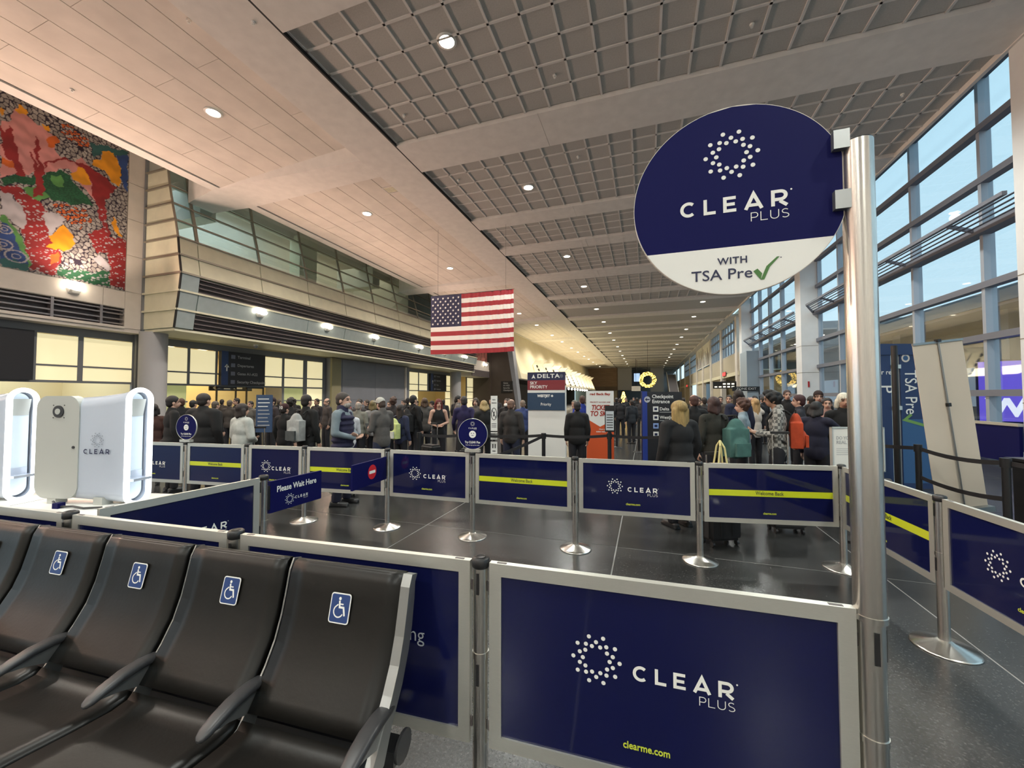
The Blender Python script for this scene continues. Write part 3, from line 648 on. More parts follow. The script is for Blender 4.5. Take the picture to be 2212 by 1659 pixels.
# far part: solid wall below, windows above
wf2 = struct('wall_right_far', B().box(9.2, 9.5, 41.75, YF, 4.3, 6.3).box(9.2, 9.5, 41.75, YF, 9.95, 10.6), M_beige)
for y in (41.75, 46.2, 55, 63.5, 72, 80, 92, 104, 118, 132):
    mk('wall_pier', B().box(9.0, 9.5, y, y+.9, 0, 10.2), M_panel_w if y > 41 else M_beige, wf2)
for y0_, y1_ in ((42.65, 46.2), (55.9, 63.5), (72.9, 80), (92.9, 118), (118.9, 150)): mk('wall_infill', B().box(9.25, 9.5, y0_, y1_, 0, 4.3), M_beige, wf2)
mk('shop_back', B().box(13, 13.2, 46, 93, 0, 4.4).box(9.5, 13, 46, 93, 4.35, 4.45), M_cream, wf2)
mk('lower_band', B().box(9.1, 9.2, 46, YF, 3.9, 4.3), M_cream, wf2)
for wi, (y0_, y1_) in enumerate([(47.1, 55), (55.9, 63.5), (64.4, 72), (72.9, 80), (80.9, 92), (92.9, 104)]):
    w = O('window_%d' % (9+wi), B().box(9.2, 9.4, y0_, y1_, 6.3, 6.4).mesh('window_sill', M_alu_mull), kind='structure')
    n = 5
    for j in range(n+1): mk('mullion', B().box(9.15, 9.35, y0_+(y1_-y0_)*j/n-.08, y0_+(y1_-y0_)*j/n+.08, 6.3, 9.95), M_alu_mull, w)
    for z in (7.6, 8.9): mk('transom', B().box(9.1, 9.3, y0_, y1_, z-.09, z+.09), M_transom, w)
    for j in range(n): mk('glass_pane', B().box(9.24, 9.26, y0_+(y1_-y0_)*j/n+.08, y0_+(y1_-y0_)*(j+1)/n-.08, 6.4, 9.95), G_win, w)
rs = np.random.RandomState(12)
for i, (y0_, y1_) in enumerate([(64.6, 71.8), (73.0, 79.8)]):
    t = thing('banner_artwork', ['pale banner with dark figures hung over the nearer far window on the right wall', 'pale banner with dark figures hung over the farther window on the right wall'][i], 'banner', (9.0, y0_, 6.4))
    mk('cloth', B().box(0, .04, 0, y1_-y0_, 0, 3.5), M_whiteglow, t)
    for j in range(6):
        a = .3+(y1_-y0_-1.2)*j/5; h = rs.uniform(1.6, 3.1)
        mk('dark_figure', B().prism([(-.012, a, .1), (-.012, a+.55, .1), (-.012, a+.62, h*.6), (-.012, a+.42, h), (-.012, a+.2, h), (-.012, a+.02, h*.6)], (.01, 0, 0)), mat('banner_brown', (.06, .035, .03, 1), .7), t)
M_redglow = mat('red_lit_letters', (1, .05, .05, 1), .5, emit=((1, .05, .05, 1), 1.6))
M_signglow = mat('pale_lit_letters', (1, .95, .8, 1), .5, emit=((1, .95, .75, 1), 1.3))
for lab, y, z, wd in (('red lit sign high on the beige wall of the right side', 52.4, 4.1, 1.3), ('small red lit sign farther along the right wall', 97.0, 3.85, 1.6)):
    t = thing('red_lit_sign', lab, 'sign', (9.0, y, z)); mk('case', B().box(0, .08, 0, wd*1.5, 0, .5), M_blackp, t); mk('lit_face', B().box(-.01, 0, .05, wd*1.5-.05, .05, .45), M_redglow, t)
t = thing('hanging_sign_box', 'black overhead sign with two rows of pale lettering right of the checkpoint board', 'sign', (8.4, 46.6, 2.5))
mk('case', B().box(-1.6, .6, 0, .15, 0, .75), M_blackp, t); mk('support', B().box(.5, .7, 0, .15, .3, .5), M_blackp, t)
for j in range(5): mk('lettering', B().box(-1.45+.4*j, -1.2+.4*j, -.006, 0, .42 if j > 1 else .12, .56 if j > 1 else .24), M_signglow, t)
for j in (2, 3, 4): mk('lettering', B().box(-1.45+.4*j, -1.2+.4*j, -.006, 0, .12, .26), M_signglow, t)
t = thing('wall_notice', 'small black notice with white lettering on the blue wall behind the dark-haired traveller', 'sign', (7.95, 38.15, 2.13))
mk('board', B().box(-.9, 1.2, 0, .08, 0, .38), M_blackp, t); text('ZONE EXIT', .26, M_white, t, (.15, -.004, .19), width=1.5)
mk('support', B().box(1.1, 1.2, .02, .06, -2.5, .3), M_blackp, t)
# bluish wall return below the third pillar
struct('wall_right_return', B().box(8.2, 9.2, 38.3, 40.78, 0, 5.55), mat('bluish_wall_paint', (.33, .40, .46, 1), .5))
t = mk('fire_alarm', B().box(-.04, .04, -.02, .0, -.16, .16), M_red, loc=(8.66, 26.29, 2.35), label='small dark red alarm box on the white window pillar', cat='alarm')

# ---------------------------------------------------------------- outside
struct('ground_outside', B().box(9.6, 120, -60, 220, -.35, -.05), M_asph)
struct('building_outside', B().box(21, 30, 10, 160, 0, 6.3).box(21, 30, 45, 160, 6.3, 8.8), M_ext)
bo = bpy.data.objects['building_outside']
mk('roof_slab', B().box(16.5, 31, 12, 48, 6.3, 7.0).box(16.5, 31, 48.01, 160, 8.6, 9.3), M_ext, bo); mk('soffit', B().box(16.6, 21, 12.1, 48, 6.15, 6.3).box(16.6, 21, 48, 160, 8.45, 8.6), M_ext2, bo)
for i in range(8): mk('building_column', B().box(17.5, 18.3, 18+9*i, 18.9+9*i, 0, 6.3 if i < 3 else 8.6), M_ext, bo)
for i in range(10):
    t = mk('facade_window', B().box(20.9, 21.0, 13+7*i, 17.5+7*i, 1.0, 3.6), mat('outside_lit_window', (.4, .5, .6, 1), .3, emit=((.5, .62, .75, 1), .35)), bo)
for i in range(6): mk('soffit_light', B().box(18.4, 18.7, 20+8*i, 20.5+8*i, 6.10 if i < 3 else 8.40, 6.16 if i < 3 else 8.46), M_lensw, bo)

# ---------------------------------------------------------------- far end furnishings
def leafring(n, R, r, seed):
    rs = np.random.RandomState(seed); b = B()
    for i in range(n):
        t = rs.rand()*2*PI; p = rs.rand()*2*PI; q = r*math.sqrt(rs.rand()); x = (R+q*math.cos(p))*math.cos(t); z = (R+q*math.cos(p))*math.sin(t); y = q*math.sin(p)
        s = .05+.05*rs.rand(); b.add([(x-s, y, z), (x, y-s, z+s*.5), (x+s, y, z), (x, y+s*.6, z-s*.5)], [(0,1,2,3)])
    return b
M_garland = mat('garland_green', (.03, .06, .02, 1), .7)
M_gold = mat('golden_light', (1, .75, .25, 1), .5, emit=((1, .72, .18, 1), 3.2))
t = thing('lit_wreath', 'big round wreath of golden lights hanging at the far end of the hall', 'wreath', (.35, 62.9, 4.15))
mk('garland', leafring(900, .95, .22, 1), M_garland, t, kind='stuff'); mk('fairy_lights', leafring(700, .95, .27, 2), M_gold, t, kind='stuff')
mk('hanger', B().cyl((0, 0, 1.1), (0, 0, 6.05), .02, n=6), M_blackp, t)
def cone_tree(seed, n):
    rs = np.random.RandomState(seed); b = B()
    for i in range(n):
        z = .3+rs.rand()**1.4*1.9; R = .55*(1-(z-.3)/2.0)+.03; a = rs.rand()*2*PI; x, y = R*math.cos(a), R*math.sin(a); s = .05
        b.add([(x-s, y, z), (x, y-s, z+s), (x+s, y, z), (x, y+s, z-s)], [(0,1,2,3)])
    return b
t = thing('lit_christmas_tree', 'slim Christmas tree of golden lights far down the hall', 'christmas tree', (-2.35, 46.7, 0))
mk('foliage', B().lathe([(.55, .3), (.3, 1.2), (.02, 2.2)], 14), M_garland, t); mk('fairy_lights', cone_tree(4, 600), M_gold, t, kind='stuff'); mk('trunk', B().cyl((0, 0, 0), (0, 0, .4), .07, n=8), M_brown, t)
t = thing('blue_screen', 'pale blue information screen hanging near the far end, left of the wreath', 'screen', (-2.4, 93.8, 5.05))
mk('display', B().box(0, 1.25, -.02, 0, 0, 1.85), mat('screen_glow', (.4, .6, .9, 1), .4, emit=((.42, .62, .95, 1), .9)), t); mk('casing', B().box(-.08, 1.33, 0, .2, -.08, 1.93), M_blackp, t); mk('hanger', B().box(.6, .66, .05, .1, 1.93, 4.95), M_blackp, t)
t = thing('white_hanging_board', 'plain white hanging board under the blue screen', 'sign', (-2.9, 92.8, 2.9)); mk('board', B().box(0, 1.9, 0, .1, 0, 1.1), M_panel_w, t); mk('hanger', B().box(.9, .98, .02, .08, 1.1, 7.32), M_blackp, t)
struct('wall_far_bay', B().box(1.4, 5, 120, 120.4, 0, 10.0).box(-7.5, -3.6, 118, 118.3, 3.5, 9.9), M_column)
t = thing('escalator', 'escalator with dark side rising at the far end right of the wreath', 'escalator', (4.6, 82, 0))
mk('truss', B().prism([(0, 0, 0), (0, 3, 0), (0, 14, 5.2), (0, 14, 6.6), (0, 10, 5.6), (0, 0, 1.1)], (1.6, 0, 0)), M_dark, t); mk('balustrade', B().prism([(-.06, 0, 1.1), (-.06, 10, 5.6), (-.06, 14, 6.6), (-.06, 14, 7.2), (-.06, 10, 6.2), (-.06, 0, 1.7)], (.06, 0, 0)), M_alu, t)
mk('balustrade', B().prism([(1.6, 0, 1.1), (1.6, 10, 5.6), (1.6, 14, 6.6), (1.6, 14, 7.2), (1.6, 10, 6.2), (1.6, 0, 1.7)], (.06, 0, 0)), M_alu, t)
# ---------------------------------------------------------------- lettering of the barriers
def arc(cx, cz, rx, rz, a0, a1, n=14): return [(cx+rx*math.cos(math.radians(a0+(a1-a0)*i/n)), cz+rz*math.sin(math.radians(a0+(a1-a0)*i/n))) for i in range(n+1)]
def glyph(ch, w):
    h = w/2
    if ch == 'C': return [arc(.52, .5, .5-h, .5-h, 48, 312, 20)], 1.0
    if ch == 'L': return [[(h, 1), (h, h), (.70, h)]], .72
    if ch == 'E': return [[(.72, 1-h), (h, 1-h), (h, h), (.74, h)], [(h, .5), (.66, .5)]], .76
    if ch == 'A': return [[(h*.9, 0), (.53, 1-h*.4), (1.06-h*.9, 0)], [(.24, .26), (.82, .26)]], 1.06
    if ch == 'R': return [[(h, 0), (h, 1-h), (.5, 1-h)] + arc(.5, .65, .34-h+.04, .35-h, 90, -90, 10) + [(w*1.01, .30+h)], [(.46, .30), (.84, 0)]], .92
    if ch == 'P': return [[(h, 0), (h, 1-h), (.4, 1-h)] + arc(.4, .69, .31-h+.02, .31-h, 90, -90, 10) + [(w*1.01, .38+h)]], .72
    if ch == 'U': return [[(h, 1), (h, .36)] + arc(.42, .36, .42-h, .36-h, 180, 360, 12) + [(.84-h, .36), (.84-h, 1)]], .84
    if ch == 'S': return [arc(.36, .735, .33-h, .265-h, 35, 270, 12) + arc(.36, .265, .36-h, .265-h, 90, -145, 12)[1:]], .74
def word(b, s, x0, z0, h, w, gap, m=0, y=0.):
    x = x0
    for ch in s:
        st, adv = glyph(ch, w)
        for pi, p in enumerate(st): b.ribbon([(x+q[0]*h, z0+q[1]*h) for q in p], w*h, m, y-.0003*pi)
        x += (adv+gap)*h
    return x - gap*h
def dots(R, dr=.092):
    b = B()
    for k in range(10):
        for rr, off in ((1, 0), (.75, 18), (.58, 0)):
            a = math.radians(36*k+off+72); b.disc((R*rr*math.cos(a), 0, R*rr*math.sin(a)), dr*R, 10)
    return b
def clear_word(parent, x0, z0, width, m, y, plus=True, mp=None):
    h = width/6.12; b = B(); word(b, 'CLEAR', x0, z0, h, .2, .41)
    mk('lettering', b, m, parent, loc=(0, y, 0))
    b = B(); b.disc((x0+width+.13*h, 0, z0+h*.93), .055*h, 10); mk('registered_mark', b, m, parent, loc=(0, y, 0))
    if plus:
        b = B(); hp = h*.56; ww = (.72+.70+.84+.74+3*.22)*hp; word(b, 'PLUS', x0+width-ww, z0-h*.42-hp*.62, hp, .085, .22); mk('lettering', b, mp or m, parent, loc=(0, y, 0))
# ---------------------------------------------------------------- belt-post barriers
base_me = B().lathe([(.0, .055), (.034, .055), (.05, .045), (.165, .012), (.172, .006), (.172, 0), (0, 0)], 36).mesh('base', M_steel)
post_me = B().cyl((0, 0, .045), (0, 0, .965), .031, n=28, caps=False).mesh('post', M_steel)
cap_me = B().lathe([(.0325, -.04), (.036, -.035), (.036, -.006), (.030, .0), (0, .001)], 28, (0, 0, 1.0)).lathe([(.016, .0012), (.022, .002), (.016, .003), (.016, .0012)], 20, (0, 0, 1.0)).mesh('cap', M_blackp)
collar_me = B().cyl((0, 0, .60), (0, 0, .625), .0335, n=28).mesh('collar', M_steel)
slot_me = B().box(-.006, .006, -.0335, -.028, 0, .085).mesh('belt_slot', M_blackp)
def stanchion(x, y, label, rz=0, group=None):
    t = thing('barrier_post', label, 'post', (x, y, 0), rz, group)
    for n_, me_ in (('base', base_me), ('post', post_me), ('cap', cap_me), ('collar', collar_me)): O(n_, me_, t)
    for sz in (.86, .50): O('belt_slot', slot_me, t, (0, 0, sz))
    return t
def barrier(p0, p1, zb, design, label, fw=.05, zt=.985, txt=None, sc=1.0, dv=0.):
    p0 = Vector(p0); p1 = Vector(p1); L = (p1-p0).length; rz = math.atan2(p1.y-p0.y, p1.x-p0.x)
    t = thing('barrier', label, 'barrier', (p0.x, p0.y, 0), rz)
    x0, x1 = .042, L-.042; f = fw; d = .014
    for nm, q in (('top', [(x0, zt), (x1, zt), (x1-f, zt-f), (x0+f, zt-f)]), ('bottom', [(x0, zb), (x0+f, zb+f), (x1-f, zb+f), (x1, zb)]),
                  ('left', [(x0, zb), (x0, zt), (x0+f, zt-f), (x0+f, zb+f)]), ('right', [(x1, zb), (x1-f, zb+f), (x1-f, zt-f), (x1, zt)])):
        mk('frame_rail', B().prism([(a, -d, c) for a, c in q][::-1 if nm in ('bottom', 'left', 'top', 'right') else 1], (0, 2*d, 0)), M_alu, t)
    for ha, hb in ((.034, x0), (x1, L-.034)):
        for hz in (zt-.12, zb+.06): mk('hook', B().box(ha, hb, -.004, .004, hz, hz+.04), M_dark, t)
    for sx in (x0+.03, x1-.07): mk('rail_screw_plate', B().box(sx, sx+.04, -.006, .006, zt, zt+.0015), M_dark, t)
    g = mk('graphic_panel', B().box(x0+f-.002, x1-f+.002, -.006, .006, zb+f-.002, zt-f+.002), M_navy, t)
    y = -.0075; gw = x1-x0-2*f; gh = zt-zb-2*f; cx = (x0+x1)/2; cz = (zt+zb)/2
    if design == 'clear':
        lx = x0+f+gw*.30*1.0; R = .085*sc
        ob = mk('logo_dots', dots(R), M_white, g, loc=(x0+f+.373 if sc == 1.0 else x0+f+gw*.31, y, cz+.055 if sc == 1.0 else cz+.012+dv))
        clear_word(g, x0+f+.503 if sc == 1.0 else x0+f+gw*.43, cz+.005 if sc == 1.0 else cz-.04+dv, .335*sc, M_white, y)
        text('clearme.com', .036*sc, M_limetxt2, g, (cx-.02, y, zb+f+.085*sc), bold=.0006, width=.16*sc)
    if design == 'welcome':
        mk('lime_stripe', B().box(x0+f, x1-f, y, -.006, cz-.027, cz+.033), M_lime, g)
        text('Welcome Back', .052, M_limetxt, g, (cx, y-.001, cz+.005), bold=.0008, width=.26)
        text('clearme.com', .03, M_limetxt2, g, (cx, y, zb+f+.055), bold=.0006, width=.12)
    if design == 'ng': text('ng', .085, mat('grey_print', (.42, .44, .48, 1), .4), g, (x1-f-.194, y, cz+.025), bold=-.0005, width=.068)
    return t
FA = [(-4.42, 1.30), (-3.15, 1.38), (-1.93, 1.45), (-.65, 1.53), (.67, 1.58)]
barrier(FA[0], FA[1], .255, 'blank', 'navy barrier panel at the far left behind the black seats, mostly hidden')
barrier(FA[1], FA[2], .255, 'blank', 'navy barrier behind the second and third seats from the left')
barrier(FA[2], FA[3], .255, 'ng', 'navy barrier panel with silver frame and pale letters ng beside the rightmost seat')
barrier(FA[3], FA[4], .255, 'clear', 'big front navy barrier with white logo and web address, joined to the sign pole')
stanchion(*FA[1], 'steel post with black cap behind the second seat from the left'); stanchion(*FA[2], 'steel post with black cap behind the fourth seat')
stanchion(*FA[3], 'steel post with black cap in the centre foreground beside the big navy panel'); stanchion(*FA[0], 'steel post outside the left edge of the picture')
# lane side panel going away from the seats
SD = (-3.05, 2.52)
barrier((-3.13, 1.45), (SD[0], SD[1]), .255, 'clear', 'navy side panel running away from the seats, in front of the white kiosk', sc=.92, dv=.075)
stanchion(*SD, 'steel post carrying the Please Wait Here gate')
t = thing('wait_gate', 'navy swing gate reading Please Wait Here', 'sign', (SD[0], SD[1], 0), PI/2-.03)
mk('gate_board', B().box(.05, .60, -.012, .012, .665, .935), M_navy_s, t); mk('hinge', B().box(.03, .055, -.012, .012, .70, .90), M_blackp, t)
gb = t.children[0]
text('Please Wait Here', .072, M_white, gb, (.325, -.0135, .855), bold=.0014, width=.42)
mk('logo_dots', dots(.045), M_white, gb, loc=(.245, -.0135, .745)); clear_word(gb, .30, .735, .14, M_white, -.0135)
# far row
FB = [(-7.55, 3.86), (-6.36, 4.00), (-5.28, 4.10), (-4.35, 4.20), (-3.13, 4.33), (-1.96, 4.36), (-.74, 4.38), (.51, 4.46), (1.80, 4.70)]
des = ['clear', 'welcome', 'clear', 'welcome', 'clear', 'welcome', 'clear', 'welcome']
labs = ['navy logo barrier at the left end of the back row, beside the glowing kiosk', 'navy lime-striped barrier near the left end of the back row, under the small round sign', 'navy logo panel in the back row, third from the left end',
        'navy panel with lime stripe half hidden behind the no-entry gate', 'navy logo panel just right of the no-entry gate', 'navy lime-striped barrier in the middle of the back row, right of the middle round sign',
        'navy logo panel of the back row in front of the orange and white poster', 'navy lime-striped barrier at the right end of the back row']
for i in range(8): barrier(FB[i], FB[i+1], .40, des[i], labs[i], fw=.045, sc=.9)
plabs = ['steel post at the far left end of the back row', 'steel post carrying the small round sign at the left', 'second steel post from the left in the back row', 'third steel post in the back row, partly behind the Please Wait Here gate', 'steel post holding the no-entry gate',
         'steel post of the back row carrying the middle round sign', 'steel post of the back row in front of the white airline sign', 'steel post of the back row beside the blonde woman in black', 'steel post at the right corner of the back row, beside the tall sign pole']
for p, l in zip(FB, plabs): stanchion(*p, l)
t = thing('no_entry_gate', 'navy swing gate with red no-entry disc', 'sign', (FB[4][0], FB[4][1], 0), PI/2+.08)
gb = mk('gate_board', B().box(-.73, -.05, -.012, .012, .62, .90), M_navy_s, t); mk('hinge', B().box(-.055, -.03, -.012, .012, .65, .87), M_blackp, t)
mk('no_entry_disc', B().disc((-.36, -.0135, .765), .085, 32), mat('no_entry_red', (.55, .02, .03, 1), .4), gb); mk('white_bar', B().box(-.42, -.30, -.0155, -.0138, .748, .782), M_white, gb)
# right side row
RB = [(1.80, 4.70), (1.86, 3.45), (1.93, 2.20), (2.0, .95)]
barrier(RB[0], RB[1], .40, 'welcome', 'navy panel with slanting lime stripe right behind the tall sign pole', fw=.045, sc=.9)
barrier(RB[1], RB[2], .40, 'clear', 'navy logo panel cut by the right edge of the picture', fw=.045, sc=.9)
stanchion(*RB[1], 'steel post with wide domed foot right of the tall sign pole', rz=-PI/2); stanchion(*RB[2], 'steel post outside the right edge of the picture', rz=-PI/2)

# ---------------------------------------------------------------- tall sign pole
px_, py_ = FA[4]
t = thing('sign_pole', 'tall brushed steel pole holding the big round navy sign', 'signpost', (px_, py_, 0))
O('base', base_me, t)
mk('lower_post', B().cyl((0, 0, .04), (0, 0, .97), .0375, n=36, caps=False), M_steel, t); mk('upper_post', B().cyl((0, 0, .97), (0, 0, 2.495), .0425, n=36), M_steel, t)
mk('collar', B().cyl((0, 0, .955), (0, 0, .972), .045, n=36), M_steel, t); mk('collar', B().cyl((0, 0, .58), (0, 0, .60), .040, n=36), M_steel, t)
mk('belt_slot', B().box(-.007, .007, -.0395, -.034, .83, .93), M_blackp, t); mk('belt_slot', B().box(.034, .0395, -.007, .007, .83, .93), M_blackp, t); mk('pole_cap', B().cyl((0, 0, 2.49), (0, 0, 2.50), .040, n=30), M_blackp, t)
DX, DZ, DR, CUT, SPL = .305, 2.362, .340, .628, 2.193
def discpoly(y, lo=-9, hi=9):
    P = [(DX+DR*math.cos(2*PI*i/160), DZ+DR*math.sin(2*PI*i/160)) for i in range(160)]; P = [(min(x, CUT), min(max(z, lo), hi)) for x, z in P]; Q = []
    for p in P:
        if not Q or abs(p[0]-Q[-1][0])+abs(p[1]-Q[-1][1]) > 1e-6: Q.append(p)
    return [(x, y, z) for x, z in Q]
t = thing('round_sign', 'big round navy and white hanging sign with dotted logo', 'sign', (0, py_, 0))
bd = mk('sign_board', B().prism(discpoly(-.008), (0, .016, 0)), M_panel_w, t)
c = lambda lo, hi, y: [(x, y, max(min(z, hi), lo)) for x, _, z in discpoly(0, lo, hi)]
def seg(lo, hi, y):
    n = 60; R = DR-.002; L = []; Rr = []
    for i in range(n+1):
        z = lo+(hi-lo)*i/n; w = math.sqrt(max(0, R*R-(z-DZ)**2)); L.append((DX-w, y, z)); Rr.append((min(DX+w, CUT-.002), y, z))
    return Rr + L[::-1]
nf = mk('navy_face', B().poly(seg(SPL, DZ+DR-.002, -.0085)), M_navy_s, t); wfc = mk('white_face', B().poly(seg(DZ-DR+.002, SPL, -.0085)), M_white, t)
mk('logo_dots', dots(.083), M_white, nf, loc=(.300, -.0095, 2.525)); clear_word(nf, .128, 2.318, .345, M_white, -.0095)
text('WITH', .034, M_navytxt, wfc, (.298, -.0095, 2.142), bold=.0006, width=.094, space=1.1)
text('TSA Pre', .054, M_navytxt, wfc, (.262, -.0095, 2.094), bold=.0002, width=.195)
b = B(); b.add([(.362, 0, 2.098), (.375, 0, 2.106), (.389, 0, 2.088), (.395, 0, 2.066), (.384, 0, 2.066)], [(0, 4, 2, 1)]); b.add([(.384, -.0004, 2.066), (.395, -.0004, 2.066), (.412, 0, 2.108), (.442, 0, 2.142), (.434, 0, 2.142), (.402, 0, 2.112)], [(0, 1, 2, 5), (5, 2, 3, 4)])
mk('green_tick', b, M_greentick, wfc, loc=(0, -.0095, 0)); mk('registered_mark', B().disc((.446, -.0095, 2.138), .0022, 8), M_navytxt, wfc)
for z in (2.505, 2.305):
    mk('bracket', B().box(.596, .640, -.030, .022, z-.031, z+.031), M_castalu, t); 
# small round signs on the back row
def small_round(i, label):
    x, y = FB[i]; t = thing('small_round_sign', label, 'sign', (x, y, 0), 0.12)
    mk('clamp', B().box(-.09, .09, -.03, .03, 1.0, 1.035), M_alu, t)
    d_ = mk('disc_board', B().cyl((0, -.008, 1.215), (0, .008, 1.215), .18, n=48), M_navy_s, t); mk('disc_rim', B().lathe([(.180, -.009), (.184, -.009), (.184, .009), (.180, .009), (.180, -.009)], 48), M_alu, d_, loc=(0, 0, 1.215), rot=(PI/2, 0, 0))
    y = -.0095
    mk('logo_dots', dots(.026), M_white, d_, loc=(0, y, 1.335)); clear_word(d_, -.05, 1.275, .10, M_white, y)
    mk('white_disc', B().disc((0, y, 1.21), .043, 28), M_white, d_); mk('face_icon', B().disc((-.014, y-.001, 1.222), .006, 8).disc((.014, y-.001, 1.222), .006, 8).box(-.014, .014, y-.0012, y-.0008, 1.194, 1.200), M_navytxt, d_)
    text('Try CLEAR Plus', .036, M_white, d_, (0, y, 1.115), bold=.0008, width=.19); text('Free 2-min sign up here today', .017, M_white, d_, (0, y, 1.082), width=.17)
small_round(5, 'small round navy sign on the middle post of the back row'); small_round(1, 'small round navy sign on the left end of the back row, near the white kiosk')

# ---------------------------------------------------------------- black tandem seating
t = thing('bench_seating', 'row of joined black airport seats with blue wheelchair stickers', 'seating', (-.92, 1.44, 0), .062)
prof = [(-.006, .905), (.010, .925), (-.004, .937), (-.028, .930), (-.045, .895), (-.060, .83), (-.085, .73), (-.118, .64), (-.165, .56), (-.215, .49), (-.248, .445)]
seatp = [(-.262, .425), (-.285, .405), (-.34, .398), (-.45, .408), (-.58, .425), (-.70, .438), (-.765, .430), (-.785, .405), (-.78, .375)]
def slab(pts, x0, x1, th, m=0):
    b = B(); n = len(pts); nx = 7; P = np.array(pts); d = np.gradient(P, axis=0); d /= np.linalg.norm(d, axis=1)[:, None]; nrm = np.stack([d[:, 1], -d[:, 0]], 1)
    vs = []
    for side in (0, 1):
        for i in range(n):
            for j in range(nx+1):
                f = j/nx; x = x0+(x1-x0)*f; bow = .010*(1-(2*f-1)**2) if side == 0 else 0
                edge = .006*max(0, abs(2*f-1)-.72)/.28 if side == 0 else 0
                q = P[i] + nrm[i]*(th*side + bow*0 + edge); vs.append((x, q[0], q[1]))
    I = lambda s_, i, j: s_*n*(nx+1)+i*(nx+1)+j; fs = []
    for i in range(n-1):
        for j in range(nx):
            fs.append((I(0, i, j), I(0, i+1, j), I(0, i+1, j+1), I(0, i, j+1))); fs.append((I(1, i, j), I(1, i, j+1), I(1, i+1, j+1), I(1, i+1, j)))
        fs.append((I(0, i, 0), I(1, i, 0), I(1, i+1, 0), I(0, i+1, 0))); fs.append((I(0, i, nx), I(0, i+1, nx), I(1, i+1, nx), I(1, i, nx)))
    for j in range(nx):
        fs.append((I(0, 0, j), I(0, 0, j+1), I(1, 0, j+1), I(1, 0, j))); fs.append((I(0, n-1, j), I(1, n-1, j), I(1, n-1, j+1), I(0, n-1, j+1)))
    return b.add(vs, fs, m, True)
PIT = .575
back_me = slab(prof[2:], -PIT+.022, -.022, -.028).mesh('backrest', M_vinyl); seat_me = slab(seatp, -PIT+.012, -.012, -.03).mesh('seat', M_vinyl)
for me_ in (back_me, seat_me):
    bm_ = bmesh.new(); bm_.from_mesh(me_); bmesh.ops.recalc_face_normals(bm_, faces=bm_.faces); bm_.to_mesh(me_); bm_.free()
roll_me = B().cyl((-PIT+.022, -.004, .918), (-.022, -.004, .918), .0215, n=16).mesh('top_roll', M_vinyl)
def loft_pad(path):
    n = 14; vs = []; fs = []
    for (py, pz_, hw, ht) in path:
        for k in range(n):
            a = 2*PI*k/n; c_, s_ = math.cos(a), math.sin(a)
            vs.append((hw*math.copysign(abs(c_)**.6, c_), py, pz_+ht*math.copysign(abs(s_)**.7, s_)))
    for q in range(len(path)-1):
        for k in range(n): fs.append((q*n+k, q*n+(k+1) % n, (q+1)*n+(k+1) % n, (q+1)*n+k))
    b = B().add(vs, fs, 0, True); b.add(vs[:n], [tuple(range(n))]); b.add(vs[-n:], [tuple(range(n))[::-1]]); return b
arm_me = loft_pad([(-.150, .512, .020, .010), (-.175, .518, .027, .015), (-.23, .522, .030, .017), (-.30, .516, .031, .017), (-.36, .500, .030, .016), (-.40, .486, .026, .014), (-.418, .479, .018, .010), (-.425, .476, .006, .004)]).mesh('arm_pad', M_arm)
und = [(-.165, .505), (-.23, .507), (-.30, .501), (-.385, .478), (-.32, .466), (-.25, .440), (-.20, .405)]
armb_me = B().prism([(-.016, p, z) for p, z in und], (.032, 0, 0)).mesh('arm_bracket', M_castalu)
side = prof[0:1] + [(.012, .93)] + [(-.03, .942), (-.052, .90), (-.068, .83), (-.093, .73), (-.126, .64), (-.172, .56), (-.222, .49), (-.262, .435), (-.29, .40), (-.33, .385), (-.30, .34), (-.22, .36), (-.17, .46), (-.10, .56), (-.055, .66), (-.03, .74), (-.012, .84)]
frame_me = B().prism([(-.016, p, z) for p, z in side], (.032, 0, 0)).mesh('side_frame', M_castalu)
for i in range(7):
    x = -PIT*i
    if i < 6:
        bk = O('backrest', back_me, t, (x, 0, 0)); O('top_roll', roll_me, bk); O('seat', seat_me, t, (x, 0, 0))
        # sticker lying on the backrest
        zc, yc, ang = .80, -.0705, math.atan2(.025, .10)
        s = O('wheelchair_sticker', None, bk, (-PIT/2, yc-.002, zc), (-.245, 0, 0))
        rr = lambda w, h, r, y: [(cx_+r*math.cos(math.radians(a)), y, cz_+r*math.sin(math.radians(a))) for cx_, cz_, a0 in ((w-r, h-r, 0), (-w+r, h-r, 90), (-w+r, -h+r, 180), (w-r, -h+r, 270)) for a in (a0, a0+30, a0+60, a0+90)]
        bpy.data.objects.remove(s)
        b = B().prism(rr(.0475, .0565, .011, 0), (0, .0015, 0), 0); b.poly(rr(.0430, .0520, .008, -.0006), 1)
        y = -.0012; b.disc((-.003, y, .036), .0062, 14, 2); b.ribbon([(-.004, .028), (-.001, .004), (.018, .004), (.026, -.026)], .0078, 2, y); b.ribbon([(-.003, .016), (.016, .016)], .005, 2, y-.0002)
        b.ribbon([(-.008, .014)] + arc(-.004, -.011, .022, .022, 118, 335, 18)[1:], .005, 2, y-.0004)
        mk('wheelchair_sticker', b, [M_white, M_stickblue, M_white], bk, loc=(-PIT/2+.005, yc-.0075, zc-.008), rot=(-.235, 0, 0), label='blue and white wheelchair sticker')
    fr = O('side_frame', frame_me, t, (x, 0, 0), scale=(1.25, 1, 1) if i == 0 else (.22, 1, 1)); fr.location.y = 0 if i == 0 else .016; O('arm_pad', arm_me, t, (x, 0, 0)); O('arm_bracket', armb_me, t, (x, 0, 0))
mk('beam', B().bar((.02, -.12, .32), (-PIT*6-.02, -.12, .32), .08, .06), M_blackp, t); mk('beam_end_cap', B().cyl((.02, -.10, .33), (.03, -.10, .33), .055, n=24), M_arm, t)
